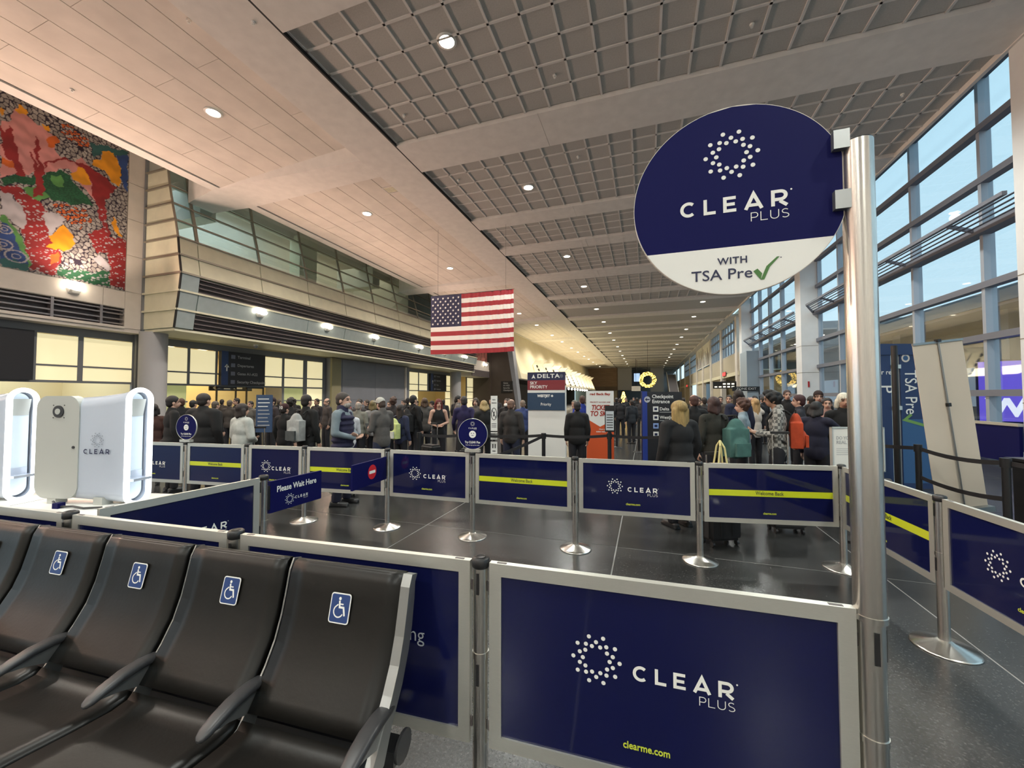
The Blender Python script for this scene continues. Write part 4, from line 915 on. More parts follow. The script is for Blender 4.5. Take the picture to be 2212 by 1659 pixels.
for x in (-.30, -PIT*3, -PIT*5.6):
    mk('leg', B().bar((x, -.12, .30), (x, -.12, .03), .06, .05, up=(0, 1, 0)).bar((x, -.45, .02), (x, .05, .02), .06, .035), M_castalu, t)
# ---------------------------------------------------------------- white kiosks on pedestals
M_kiosk = mat('white_kiosk_shell', (.50, .55, .64, 1), .22, coat=.3); M_kback = mat('pale_grey_cover', (.46, .47, .44, 1), .45); M_kring = mat('kiosk_light_ring', (1, 1, 1, 1), .4, emit=((.92, .97, 1, 1), 2.6)); M_kin = mat('kiosk_inner', (.66, .74, .80, 1), .4)
def rrect(w, z0, z1, r, n=8):
    P = []
    for cx_, cz_, a0 in ((w-r, z1-r, 0), (-w+r, z1-r, 90), (-w+r, z0+r, 180), (w-r, z0+r, 270)):
        for i in range(n+1): a = math.radians(a0+90*i/n); P.append((cx_+r*math.cos(a), cz_+r*math.sin(a)))
    return P
def kiosk(x, y, rz, label):
    t = thing('kiosk', label, 'kiosk', (x, y, 0), rz)
    # shell: rounded section swept along local x, slightly rising to the front
    secs = [(-.62, .085, .86, 1.60), (-.50, .095, .835, 1.645), (-.2, .098, .82, 1.665), (.0, .096, .81, 1.69), (.10, .090, .80, 1.715)]
    vs = []; fs = []; n = None
    for sx, w, z0, z1 in secs:
        P = rrect(w, z0, z1, w*.93); n = len(P); vs += [(sx, p, q) for p, q in P]
    for j in range(len(secs)-1):
        for i in range(n): fs.append((j*n+i, j*n+(i+1) % n, (j+1)*n+(i+1) % n, (j+1)*n+i))
    b = B().add(vs, fs, 0, True); b.add(vs[:n], [tuple(range(n))], 0); mk('shell', b, M_kiosk, t)
    # light ring round the front opening
    P = rrect(.086, .80, 1.715, .083); b = B().tube([(.115, p, q) for p, q in P]+[(.115, P[0][0], P[0][1])], .019, 8); mk('light_ring', b, M_kring, t)
    P2 = rrect(.076, .83, 1.69, .073); b = B().poly([(.06, p, q) for p, q in P2]); mk('front_recess', b, M_kin, t)
    b = B().prism([(.065, -.07, 1.50), (.065, .07, 1.50), (.09, .07, 1.64), (.09, -.07, 1.64)], (-.01, 0, 0)); mk('scanner_hood', b, M_kback, t)
    mk('tray', B().box(.06, .16, -.07, .07, .985, 1.005).box(.06, .07, -.07, .07, 1.005, 1.06), M_kiosk, t)
    # grey rear cover on the side facing the seats
    P = [(x_*.98, z_) for x_, z_ in rrect(.20, .845, 1.665, .10)]
    cov = mk('rear_cover', B().prism([(-.50+p, -0.1050, q) for p, q in P], (0, .06, 0)), M_kback, t)
    mk('fan_grille', B().cyl((-.49, -0.1055, 1.54), (-.49, -0.1130, 1.54), .048, n=28), M_arm, cov); mk('fan_hub', B().cyl((-.49, -0.1130, 1.54), (-.49, -0.1160, 1.54), .024, n=20), M_kback, cov)
    for dx, dz in ((-.05, -.05), (.05, -.05), (-.05, .05), (.05, .05)): mk('screw', B().cyl((-.49+dx, -0.1050, 1.54+dz), (-.49+dx, -0.1080, 1.54+dz), .004, n=8), M_arm, cov)
    mk('cover_lock', B().cyl((-.345, -0.1050, 1.255), (-.345, -0.1110, 1.255), .011, n=14), M_arm, cov)
    mk('logo_dots', dots(.055), mat('grey_dots', (.25, .28, .33, 1), .5), t, loc=(-.135, -0.1055, 1.315)); b = B(); word(b, 'CLEAR', -.255, 1.205, .235/6.12, .2, .41); mk('lettering', b, M_navytxt, t, loc=(0, -0.1055, 0))
    mk('foot', B().box(-.58, -.50, -.10, -.02, .80, .86), M_kback, t); mk('foot', B().box(-.16, -.08, -.10, -.02, .80, .86), M_kback, t)
    mk('cable', B().tube([(-.45, -.15, .835), (-.35, -.20, .81), (-.22, -.19, .815), (-.10, -.21, .81), (.02, -.18, .812)], .008, 8), M_arm, t); mk('plug', B().box(-.36, -.31, -.22, -.17, .80, .84), M_navy_s, t)
    return t
def pedestal(x, y, rz, label):
    t = thing('kiosk_table', label, 'table', (x, y, 0), rz); mk('table_top', B().box(-.78, .30, -.34, .30, .76, .80), M_white, t); mk('cabinet', B().box(-.70, .20, -.26, .24, .02, .76), M_panel_w, t)
kx, ky, ka = -4.02, 2.08, .22
kiosk(kx, ky, ka, 'white glowing kiosk with fan hole and dark lettering behind the leftmost seats'); pedestal(kx, ky, ka, 'white table under the lettered kiosk')
dx, dy = 1.10*math.cos(ka), 1.10*math.sin(ka)
kiosk(kx-dx, ky-dy, ka, 'white glowing kiosk cut by the left edge of the picture'); pedestal(kx-dx, ky-dy, ka, 'white table under the kiosk at the left edge')

# ---------------------------------------------------------------- hanging flag
fx0, fx1, fy, fz0, fz1 = -10.42, -5.93, 17.9, 3.82, 6.81
nu, nv = 150, 65; M_fr = mat('flag_red', (.33, .022, .030, 1), .75); M_fw = mat('flag_white', (.76, .68, .62, 1), .75); M_fb = mat('flag_blue', (.022, .018, .055, 1), .75)
vs = []; fs = []; ms = []; rs = np.random.RandomState(2)
for j in range(nv+1):
    for i in range(nu+1):
        u, v = i/nu, j/nv; x = fx0+(fx1-fx0)*u; z = fz1+(fz0-fz1)*v
        yy = fy + .045*math.sin(u*9+1)*v*u + (.022*math.sin(u*95+3*math.sin(v*5)+u*u*30)*max(0, u-.25)*(1-.5*v) + .016*math.sin(u*61+v*2)*u)*1.4
        vs.append((x + .02*v*u, yy, z - .05*math.sin(u*PI)*v*.4 - .04*u*(1-u)))
for j in range(nv):
    for i in range(nu):
        a = j*(nu+1)+i; fs.append((a, a+nu+1, a+nu+2, a+1)); st = j//5
        ms.append(2 if (i < nu*.385 and st < 7) else (0 if st % 2 == 0 else 1))
me = bpy.data.meshes.new('flag_cloth'); me.from_pydata(vs, [], fs)
for x in (M_fr, M_fw, M_fb): me.materials.append(x)
me.polygons.foreach_set('material_index', ms); me.polygons.foreach_set('use_smooth', [True]*len(fs))
t = thing('flag', 'large red, white and blue striped flag with stars hanging from the ceiling', 'flag', (0, 0, 0))
O('flag_cloth', me, t)
b = B(); cw = (fx1-fx0)*.385; chh = (fz1-fz0)*7/13
for r in range(9):
    n = 6 if r % 2 == 0 else 5
    for q in range(n):
        cx_ = fx0+cw*((q+.5)/6 + (0 if n == 6 else 1/12.))*1.0; cz_ = fz1-chh*(r+1)/10.-.01; R = .068
        for sgn in (-1,):
            P = [(cx_+(R if k % 2 == 0 else R*.42)*math.sin(k*PI/5), fy-.045, cz_+(R if k % 2 == 0 else R*.42)*math.cos(k*PI/5)) for k in range(10)]
            b.add(P+[(cx_, fy-.045, cz_)], [(10, (k+1) % 10, k) for k in range(10)])
mk('stars', b, M_fw, t); mk('top_rod', B().cyl((fx0-.03, fy, fz1+.005), (fx1+.03, fy, fz1+.005), .012, n=8), M_arm, t)
for x in (fx0+.4, fx1-.4): mk('hanging_wire', B().cyl((x, fy, fz1), (x, fy, 10.25), .004, n=6), M_arm, t)

# ---------------------------------------------------------------- free-standing signs in the crowd
t = thing('airline_sign', 'tall white sign tower with navy, red and blue airline boards', 'sign', (-2.31, 9.5, 0), .02)
w = .465; mk('tower', B().box(-w+.01, w+.01, 0, .16, 0, 1.92), M_white, t)
mk('plinth', B().box(-w-.04, w+.06, -.05, .22, 0, .05), M_white, t)
n1 = mk('navy_board', B().box(-w, w, -.03, .10, 2.06, 2.26), M_navytxt, t); text('DELTA', .135, M_white, n1, (.06, -.0315, 2.16), bold=.004, width=.56, space=1.15)
mk('triangle_logo', B().add([(-.36, -.0315, 2.10), (-.31, -.0315, 2.21), (-.26, -.0315, 2.10), (-.31, -.0315, 2.125)], [(0, 3, 1), (3, 2, 1)]), M_white, n1); mk('round_badge', B().disc((.385, -.0315, 2.16), .045, 20), mat('badge_grey', (.10, .11, .14, 1), .5), n1)
n2 = mk('red_board', B().box(-w, w, -.03, .10, 1.82, 2.06), mat('airline_red', (.22, .022, .03, 1), .45), t); text('SKY', .105, M_white, n2, (-.40, -.0315, 1.99), bold=.002, align='LEFT'); text('PRIORITY', .105, M_white, n2, (-.40, -.0315, 1.895), bold=.002, align='LEFT', width=.44)
mk('white_band', B().box(-w, w, -.025, .10, 1.755, 1.82), M_white, t)
n3 = mk('blue_board', B().box(-w, w, -.03, .10, 1.33, 1.755), mat('airline_blue', (.017, .048, .10, 1), .45), t); text('WESTJET', .085, M_white, n3, (-.06, -.0315, 1.675), bold=.004, width=.32, shear=.15); mk('leaf_logo', B().add([(.12, -.0315, 1.675), (.155, -.0315, 1.71), (.19, -.0315, 1.675), (.155, -.0315, 1.645)], [(0,1,2,3)]), M_white, n3); text('Priority', .10, M_white, n3, (.0, -.0315, 1.47), bold=.001, width=.26)

t = thing('orange_poster', 'white and orange poster stand reading Ticket to Skip', 'poster', (-1.06, 9.95, 0), .3)
w = .335; mk('board', B().box(-w, w, 0, .03, .10, 1.80), M_white, t); mk('foot', B().box(-w, w, -.12, .16, 0, .10), M_blackp, t); bd = t.children[0]
M_or = mat('poster_orange', (.62, .09, .02, 1), .5); M_ort = mat('poster_red_text', (.36, .035, .02, 1), .5)
mk('orange_field', B().poly([(-w, -.0015, .12), (w, -.0015, .12), (w, -.0015, 1.10), (0, -.0015, .92), (-w, -.0015, 1.12)]), M_or, bd)
text('red Back Bay', .075, M_ort, bd, (0, -.003, 1.72), bold=.003, width=.50); text('PRIORITY ACCESS LINE', .04, M_ort, bd, (0, -.003, 1.52), bold=.001, width=.50, shear=.2); text('TICKET', .17, M_ort, bd, (0, -.003, 1.385), bold=.006, width=.44, shear=.2); text('TO SKIP', .17, M_ort, bd, (0, -.003, 1.235), bold=.006, width=.50, shear=.2)
text('Have your', .05, M_white, bd, (.08, -.003, .86), bold=.001); text('ticket QR ready'.replace('QR ', ''), .05, M_white, bd, (.02, -.003, .80), bold=.001)

t = thing('checkpoint_sign', 'black Checkpoint Entrance board with blue edge and white arrow', 'sign', (.32, 8.85, 0), .3)
mk('board', B().box(-.40, .42, 0, .08, .30, 1.76), mat('board_black', (.014, .014, .018, 1), .5), t); mk('blue_edge', B().box(-.40, -.30, -.006, .085, 0, 1.77), mat('edge_blue', (.015, .04, .25, 1), .5), t); mk('foot', B().box(-.3, .42, -.1, .2, 0, .06), M_blackp, t); mk('leg', B().box(.30, .38, .02, .06, .06, .30), M_blackp, t)
bd = t.children[0]; text('Checkpoint', .105, M_white, bd, (-.20, -.0035, 1.66), bold=.002, align='LEFT', width=.44); text('Entrance', .105, M_white, bd, (-.20, -.0035, 1.555), bold=.002, align='LEFT', width=.36)
mk('arrow_disc', B().disc((-.30, -.008, 1.60), .065, 24), mat('arrow_grey', (.45, .46, .5, 1), .5), bd); mk('arrow', B().add([(-.35, -.0095, 1.60), (-.305, -.0095, 1.635), (-.305, -.0095, 1.565)], [(0, 1, 2)]).box(-.31, -.25, -.0097, -.0093, 1.588, 1.612), M_navytxt, bd)
for i, s_ in enumerate(('Delta', 'WestJet', 'Access', 'Restrooms')):
    z = 1.40-.175*i; mk('icon', B().box(-.18, -.07, -.0045, -.0005, z-.055, z+.055), M_white if i != 2 else mat('icon_blue', (.25, .38, .7, 1), .5), bd); mk('icon_symbol', B().box(-.155, -.095, -.0062, -.005, z-.025, z+.025), M_navytxt, bd)
    text(s_, .09, M_white, bd, (-.045, -.0035, z), bold=.0015, align='LEFT'); mk('underline', B().box(-.045, .30, -.0035, -.001, z-.068, z-.060), M_white, bd)

t = thing('no_weapons_sign', 'narrow white sign pillar with crossed-out pistol symbol', 'sign', (-2.68, 6.92, 0), .25)
w = .062; b1 = mk('upper_board', B().box(-w, w, 0, .02, 1.02, 1.675), M_white, t); b2 = mk('middle_board', B().box(-w, w, 0, .02, .86, .95), M_white, t); b3 = mk('lower_board', B().box(-w, w, 0, .02, .60, .82), M_white, t); mk('pole', B().cyl((0, .04, 0), (0, .04, 1.66), .02, n=12), M_blackp, t); mk('base', B().cyl((0, .04, 0), (0, .04, .02), .16, n=24), M_blackp, t); mk('white_strip', B().box(-w, w, 0, .02, .975, .995), M_white, t)
text('NO', .035, M_blackp, b1, (0, -.002, 1.60), bold=.001); text('WEAPONS', .026, M_blackp, b1, (0, -.002, 1.54), bold=.001, width=.095)
b = B().ribbon([(.05*math.cos(2*PI*i/24), 1.335+.11*math.sin(2*PI*i/24)) for i in range(25)], .012, 0, -.002); b.ribbon([(-.035, 1.405), (.035, 1.265)], .012, 0, -.002); b.add([(-.02, -.003, 1.29), (0, -.003, 1.29), (.015, -.003, 1.38), (-.002, -.003, 1.38)], [(0, 1, 2, 3)]); mk('prohibition_symbol', b, M_blackp, b1)
for i in range(3): mk('small_print', B().box(-.045, .045, -.003, -.001, 1.09+.03*i, 1.10+.03*i), M_arm, b1)
mk('restroom_icon', B().box(-.03, -.01, -.003, -.001, .70, .78).box(.015, .032, -.003, -.001, .70, .78).box(-.03, .03, -.003, -.001, .64, .655), M_blackp, b3)
mk('small_print', B().box(-.045, .045, -.003, -.001, .885, .89).box(-.045, .03, -.003, -.001, .91, .915), M_arm, b2)

t = thing('id_notice', 'white framed notice about identity documents, left of the tall pole', 'sign', (2.30, 5.60, 0), .32)
mk('stand_post', B().cyl((.02, .02, 0), (.02, .02, .84), .03, n=16), M_blackp, t); mk('stand_base', B().cyl((.02, .02, 0), (.02, .02, .025), .17, n=28), M_blackp, t)
f = mk('frame', B().box(-.30, .30, -.02, .02, .80, .815).box(-.30, .30, -.02, .02, 1.295, 1.31).box(-.30, -.285, -.02, .02, .80, 1.31).box(.285, .30, -.02, .02, .80, 1.31), M_alu, t)
pp = mk('paper', B().box(-.285, .285, -.012, -.004, .815, 1.295), M_whiteglow, t); M_gt = mat('pale_grey_text', (.40, .40, .40, 1), .6)
text('DO YOU HAVE', .052, M_gt, pp, (-.25, -.0135, 1.185), bold=.001, align='LEFT', width=.30); text('REAL ID?', .052, M_gt, pp, (-.25, -.0135, 1.135), bold=.001, align='LEFT', width=.20); text('DELTA', .022, M_arm, pp, (.06, -.0135, 1.265), bold=.0005, space=1.3)
for i in range(4): mk('small_print', B().box(-.25, .05 if i != 3 else -.12, -.0135, -.0125, 1.06-.022*i, 1.066-.022*i), M_gt, pp)

# expedited screening gateway, leaning banner back, black posts at the right
M_tsab = mat('gateway_blue', (.014, .035, .115, 1), .5); M_tsab2 = mat('gateway_light_blue', (.03, .10, .24, 1), .5)
t = thing('blue_gateway', 'tall blue gateway with sideways white lettering and a green tick', 'gate', (4.45, 9.1, 0), .3)
lp = mk('left_leg', B().box(-.48, -.22, 0, .5, 0, 2.62), M_tsab, t); rp_ = mk('right_leg', B().box(-.05, .55, 0, .5, 0, 2.62), M_tsab, t); mk('header', B().box(-.48, .75, -.02, .52, 2.42, 2.62), M_tsab, t); mk('inner_frame', B().box(-.22, -.18, .02, .45, 0, 2.42).box(-.09, -.05, .02, .45, 0, 2.42), M_alu, t)
mk('lower_panel', B().box(-.045, .545, -.003, 0, .1, 1.25), M_tsab2, rp_)
text('TSA Pre', .30, M_white, rp_, (.115, -.006, 1.74), rot=(PI/2, PI/2, 0), bold=.001, width=.80); mk('round_seal', B().disc((.045, -.006, 2.36), .075, 24), M_panel_w, rp_); mk('seal_centre', B().disc((.045, -.0065, 2.36), .045, 20), M_tsab2, rp_)
mk('green_tick', B().ribbon([(.12, 1.34), (.0, 1.24), (.34, 1.14)], .05, 0, -.006), mat('tick_lime', (.16, .33, .08, 1), .5), rp_)
text('er re', .12, M_white, lp, (-.33, -.003, 2.1), bold=.001); text('P', .30, M_white, lp, (-.31, -.003, 1.80), rot=(PI/2, PI/2, 0), bold=.001)
for z in (2.17, 1.42): mk('arm_bracket', B().box(-.20, -.07, -.04, .0, z, z+.07), M_alu, t)
t = thing('leaning_banner', 'plain cream back of a tall leaning banner stand right of the tall pole', 'banner', (4.22, 7.36, .03), .3); t.rotation_euler = (0, -.115, .30)
mk('banner_cloth', B().box(-.35, .35, 0, .008, .06, 2.42), mat('banner_cream', (.68, .58, .46, 1), .75, noise=(1, .04)), t); mk('support_pole', B().cyl((.0, -.03, .0), (.0, -.012, 2.42), .011, n=10), M_castalu, t); mk('top_rail', B().box(-.35, .35, -.015, .015, 2.41, 2.44), M_castalu, t); mk('base_case', B().box(-.36, .36, -.08, .08, -.0, .07), M_castalu, t); mk('pole_clip', B().box(-.02, .02, -.045, -.005, 1.50, 1.55), M_blackp, t); mk('pole_clip', B().box(-.03, .02, -.04, .012, 2.42, 2.46), M_blackp, t)
t = thing('tall_black_post', 'tall slim black post between the legs of the blue gateway', 'post', (3.90, 8.2, 0)); mk('shaft', B().cyl((0, 0, 0), (0, 0, 2.5), .042, n=16), M_blackp, t); mk('base', B().cyl((0, 0, 0), (0, 0, .03), .2, n=24), M_blackp, t)
bs_me = B().cyl((0, 0, .02), (0, 0, .96), .034, n=16).mesh('shaft', M_blackp); bb_me = B().lathe([(0, .045), (.04, .045), (.17, .012), (.175, 0), (0, 0)], 24).mesh('base', M_blackp); bh_me = B().cyl((0, 0, .90), (0, 0, 1.0), .045, n=16).mesh('belt_head', M_blackp)
M_belt = mat('black_belt', (.014, .012, .013, 1), .7)
def bpost(x, y, label, group=None, s=1.0):
    t = thing('belt_post', label, 'post', (x, y, 0), 0, group); O('shaft', bs_me, t); O('base', bb_me, t); O('belt_head', bh_me, t)
def belt(p, q, z0, z1, label, sag=.03, group=None):
    n = 8; b = B(); pts = []
    for i in range(n+1):
        f = i/n; pts.append((p[0]+(q[0]-p[0])*f, p[1]+(q[1]-p[1])*f, z0+(z1-z0)*f-sag*4*f*(1-f)))
    for a, c in zip(pts[:-1], pts[1:]): b.bar(a, c, .005, .05)
    mk('queue_belt', b, M_belt, label=label, cat='belt', group=group)
bpost(3.56, 7.0, 'black belt post in front of the blue gateway'); bpost(3.66, 5.75, 'thick black belt post in front of the cream leaning banner'); bpost(4.6, 4.2, 'black belt post outside the right edge')
belt((3.56, 7.0), (3.66, 5.75), .95, .95, 'upper black belt crossing the cream leaning banner', .05); belt((3.56, 7.0), (3.66, 5.75), .56, .56, 'lower black belt crossing the cream leaning banner', .05)
belt((3.66, 5.75), (4.6, 4.2), .95, .95, 'black belt running to the right edge from the thick black post', .06); belt((3.56, 7.0), (2.9, 8.6), .95, .95, 'short upper black belt behind the tall pole', .04)
t = thing('dark_conveyor', 'dark draped table with a pale strip at the right edge', 'table', (4.75, 5.6, 0), .2); mk('drape', B().box(-.55, 1.1, 0, .8, .0, .92), M_blackp, t); mk('table_top', B().box(-.6, 1.15, -.04, .84, .92, .95), M_blackp, t); mk('pale_strip', B().box(-.5, 1.1, -.012, 0, .60, .63), mat('strip_pale', (.75, .68, .42, 1), .5), t)
t = thing('purple_display', 'purple lit display with a white letter W behind the glass at the right edge', 'screen', (10.4, 16.4, 0), -.5)
mk('screen_face', B().box(-.45, .55, -.03, 0, .9, 2.75), mat('purple_glow', (.12, .08, .5, 1), .4, emit=((.13, .09, .62, 1), .9)), t); mk('casing', B().box(-.5, .6, 0, .25, 0, 2.8), M_navytxt, t); text('W', .75, mat('white_glow', (1, 1, 1, 1), .4, emit=((.85, .85, 1, 1), .9)), t, (.1, -.035, 1.3), bold=.03)
t = thing('navy_low_wall', 'low navy partition with silver top in front of the window at the right edge', 'partition', (8.4, 12.9, 0), PI/2); mk('board', B().box(-.2, 4.4, 0, .06, .08, .95), M_navy_s, t); mk('top_rail', B().box(-.2, 4.4, -.02, .08, .95, 1.02), M_alu, t); mk('foot', B().box(0, .1, -.15, .2, 0, .08).box(4.1, 4.2, -.15, .2, 0, .08), M_alu, t)
# queue posts and belts in the crowd
QP = [(-3.95, 6.4), (-3.10, 6.70), (-1.75, 7.0), (-.62, 7.35), (.35, 7.5)]
ql = ['black belt post left of the narrow white sign pillar', 'black belt post behind the narrow white sign pillar', 'black belt post in front of the white airline sign tower', 'black belt post in front of the orange poster', 'black belt post left of the blonde woman']
for p, l in zip(QP, ql): bpost(p[0], p[1], l)
for i in range(4):
    belt(QP[i], QP[i+1], .96, .96, 'black queue belt, span %s' % ['left of the narrow white sign pillar', 'between the sign pillar and the white tower', 'between the white tower and the orange poster', 'right of the orange poster'][i])
belt(QP[2], (-2.5, 6.2), .95, .62, 'black belt slanting down in front of the white airline tower', .02)
t = thing('phone_notice', 'small black-framed notice on the belt post in front of the orange poster', 'sign', (QP[3][0], QP[3][1], 0), .2); mk('frame', B().box(-.085, .085, -.06, -.045, 1.03, 1.50), M_blackp, t); mk('sheet', B().box(-.07, .07, -.064, -.06, 1.06, 1.40), mat('notice_sheet', (.5, .55, .58, 1), .5), t); mk('clamp', B().box(-.03, .03, -.05, .02, 1.0, 1.04), M_blackp, t)
for i in range(6): mk('small_print', B().box(-.055, .055, -.0655, -.0645, 1.10+.045*i, 1.115+.045*i), M_arm, t.children[1])
gp = [(-.2, 12.5), (.3, 14.2), (-.9, 13.4), (-.45, 16.0), (.6, 17.5), (-1.2, 15.5)]
for p in gp: bpost(p[0], p[1], 'black belt post of the far queue left of the checkpoint board, %s in distance' % ORD[sorted(gp, key=lambda q: q[1]).index(p)], 'far queue posts')
for a, c in ((0, 1), (2, 3), (3, 4), (5, 3)): belt(gp[a], gp[c], .96, .96, 'black belt of the far queue left of the checkpoint board, %s in distance' % ORD[[3, 2, 1, 0][(0, 2, 3, 5).index(a)]], .03, 'far queue belts')
t = thing('blue_notice_board', 'blue notice board with rows of white text behind the woman in the white coat', 'sign', (-8.2, 6.75, 0), .45); bd = mk('board', B().box(-.17, .17, 0, .03, .85, 1.70), mat('notice_blue', (.03, .065, .14, 1), .5), t); mk('stand', B().cyl((0, .04, 0), (0, .04, .9), .025, n=10).cyl((0, .04, 0), (0, .04, .02), .18, n=20), M_blackp, t)
for i in range(8): mk('text_line', B().box(-.13, .12-.02*(i % 3), -.003, 0, 1.00+.085*i, 1.02+.085*i), M_gt if i < 5 else M_white, bd)

# wall signs of the terminal
def hang_sign(x, y, z0, z1, y0, y1, label, lines, blue=True, arrow=True):
    t = thing('wayfinding_sign', label, 'sign', (x, y0, 0), PI/2); L = y1-y0
    bd = mk('board', B().box(0, L, 0, .2, z0, z1), mat('board_black', (.014, .014, .018, 1), .5), t)
    if blue: mk('blue_edge', B().box(0, L*.14, -.01, .0, z0, z1), mat('sign_blue', (.02, .05, .15, 1), .5), bd)
    if arrow: mk('arrow', B().ribbon([(L*.11, (z0+z1)/2-.15), (L*.11, (z0+z1)/2+.15)], .06, 0, -.014).add([(L*.11-.13, -.014, (z0+z1)/2+.05), (L*.11, -.014, (z0+z1)/2+.22), (L*.11+.13, -.014, (z0+z1)/2+.05)], [(0, 2, 1)]), M_white, bd)
    n = len(lines)
    for i, s_ in enumerate(lines):
        z = z1-(z1-z0)*(i+.6)/n
        if blue: mk('icon', B().box(L*.20, L*.29, -.006, 0, z-.1, z+.1), mat('icon_dull', (.16, .17, .22, 1), .5), bd)
        text(s_, .20, mat('dull_white_text', (.38, .38, .38, 1), .5), bd, (L*.34 if blue else L*.15, -.008, z), bold=.003, align='LEFT')
hang_sign(-20.45, 0, 2.25, 4.0, 14.4, 16.85, 'black wayfinding sign with blue edge listing Terminal, Departures, Gates and Security', ['Terminal', 'Departures', 'Gates A1-A22', 'Security Checkpoint'])
hang_sign(-20.45, 0, 2.25, 4.0, 5.3, 7.86, 'black sign cut by the left edge, reading 22 and checkpoint', ['', 'A1 - A22', 'Checkpoint'], blue=False, arrow=False)
hang_sign(-20.45, 0, 2.25, 4.0, 35.2, 38.5, 'dark wayfinding sign over the far storefront door, left of the flag column', ['Terminal', 'Departures', 'Gates', 'Checkpoint'])
hang_sign(-20.3, 0, 2.25, 4.0, 46.5, 49.2, 'narrow dark wayfinding sign on the last storefront before the brown wall', ['Exit', 'Gates', 'Baggage', 'Checkpoint'])
t = thing('wall_directory', 'small black directory sign on the dark brown fin wall', 'sign', (-16.1, 45.95, 0)); bd = mk('board', B().box(-.75, .75, -.06, 0, 2.15, 3.55), M_blackp, t)
for i, s_ in enumerate(('Gates', 'A1-A22', 'Security', 'Checkpoint')): text(s_, .26, mat('dull_white_text', (.38, .38, .38, 1), .5), bd, (-.45, -.064, 3.32-.30*i), bold=.003, align='LEFT')
t = thing('dome_camera', 'small white dome camera under the gallery soffit', 'camera', (-19.0, 15.1, 4.34)); mk('mount', B().cyl((0, 0, 0), (0, 0, -.08), .11, n=20), M_white, t); mk('dome', B().ell((0, 0, -.10), .10, 16, 10), mat('dome_grey', (.25, .25, .27, 1), .2), t)
t = thing('lobby_direction_sign', 'black overhead sign with arrows inside the lit lobby', 'sign', (-22.0, 16.0, 1.98), PI/2); mk('board', B().box(-1.1, 1.3, 0, .08, 0, .30), M_blackp, t); mk('arrow', B().ribbon([(-.55, .15), (-.85, .15)], .05, 0, -.004).add([(-.80, -.004, .05), (-.95, -.004, .15), (-.80, -.004, .25)], [(0, 1, 2)]), M_white, t); mk('lettering', B().box(-.35, 0, -.006, 0, .08, .22), M_white, t); mk('lettering', B().box(.2, .7, -.006, 0, .10, .20), M_white, t); mk('hanger', B().box(-.9, -.86, .02, .06, .3, 2.3).box(1.1, 1.14, .02, .06, .3, 2.3), M_blackp, t)
# ---------------------------------------------------------------- people
def cap(b, p, q, r0, r1, n=12):
    b.ell(p, r0, n, 8); b.ell(q, r1, n, 8); b.cyl(p, q, r0, r1, n)
def remesh(b, vox, ratio, mats, name, cut=None, keep_mat=None):
    me = b.mesh(name, mats[0]); o = bpy.data.objects.new('tmp', me); C.objects.link(o)
    m = o.modifiers.new('r', 'REMESH'); m.mode = 'VOXEL'; m.voxel_size = vox; m.use_smooth_shade = True
    s_ = o.modifiers.new('s', 'SMOOTH'); s_.factor = .5; s_.iterations = 2
    d = o.modifiers.new('d', 'DECIMATE'); d.ratio = ratio
    bpy.context.view_layer.update()
    r = bpy.data.meshes.new_from_object(o.evaluated_get(bpy.context.evaluated_depsgraph_get())); bpy.data.objects.remove(o)
    if cut:
        bm = bmesh.new(); bm.from_mesh(r)
        for co, no in cut:
            g = bmesh.ops.bisect_plane(bm, geom=bm.verts[:]+bm.edges[:]+bm.faces[:], plane_co=co, plane_no=no, clear_outer=True)
            ed = [e for e in g['geom_cut'] if isinstance(e, bmesh.types.BMEdge)]
            if ed: bmesh.ops.holes_fill(bm, edges=ed)
        bm.to_mesh(r); bm.free()
    r.name = name; r.materials.clear()
    for x in mats: r.materials.append(x)
    r.polygons.foreach_set('use_smooth', [True]*len(r.polygons)); r.update()
    return r
# poses: (elbow, wrist, hand direction, palm normal) for the left (-x) and right (+x) arm; figure faces +Y
POSE = {
 'stand': dict(L=((-.235, -.03, 1.13), (-.235, .05, .885), (0, .25, -1), (1, 0, 0)), R=((.235, -.03, 1.13), (.235, .05, .885), (0, .25, -1), (-1, 0, 0)), legs=((-.10, 0), (.10, .03)), bow=0),
 'phone': dict(L=((-.235, .02, 1.13), (-.10, .25, 1.12), (.6, .7, .2), (.5, 0, 1)), R=((.235, .02, 1.13), (.09, .25, 1.13), (-.6, .7, .2), (-.5, 0, 1)), legs=((-.10, 0), (.10, .05)), bow=.07),
 'fold':  dict(L=((-.245, .0, 1.13), (-.02, .18, 1.08), (1, .25, 0), (0, 0, 1)), R=((.245, .0, 1.13), (.05, .20, 1.04), (-1, .25, 0), (0, 0, 1)), legs=((-.11, .02), (.10, -.03)), bow=.0),
 'walk':  dict(L=((-.23, .08, 1.13), (-.21, .25, .95), (0, .7, -.6), (1, 0, 0)), R=((.23, -.12, 1.14), (.24, -.16, .90), (0, .1, -1), (-1, 0, 0)), legs=((-.09, -.22), (.09, .26)), bow=.02),
 'reach': dict(L=((-.235, -.03, 1.13), (-.235, .05, .885), (0, .25, -1), (1, 0, 0)), R=((.25, .22, 1.26), (.20, .46, 1.20), (-.1, 1, 0), (0, 0, -1)), legs=((-.10, -.05), (.10, .08)), bow=.04),
 'raise': dict(L=((-.25, .14, 1.46), (-.10, .12, 1.66), (.6, .1, .7), (0, 1, 0)), R=((.25, .14, 1.46), (.10, .12, 1.66), (-.6, .1, .7), (0, 1, 0)), legs=((-.10, 0), (.10, .03)), bow=.0),
}
SK = [mat('skin_light', (.50, .30, .22, 1), .5), mat('skin_tan', (.36, .20, .13, 1), .5), mat('skin_deep', (.13, .07, .045, 1), .5)]
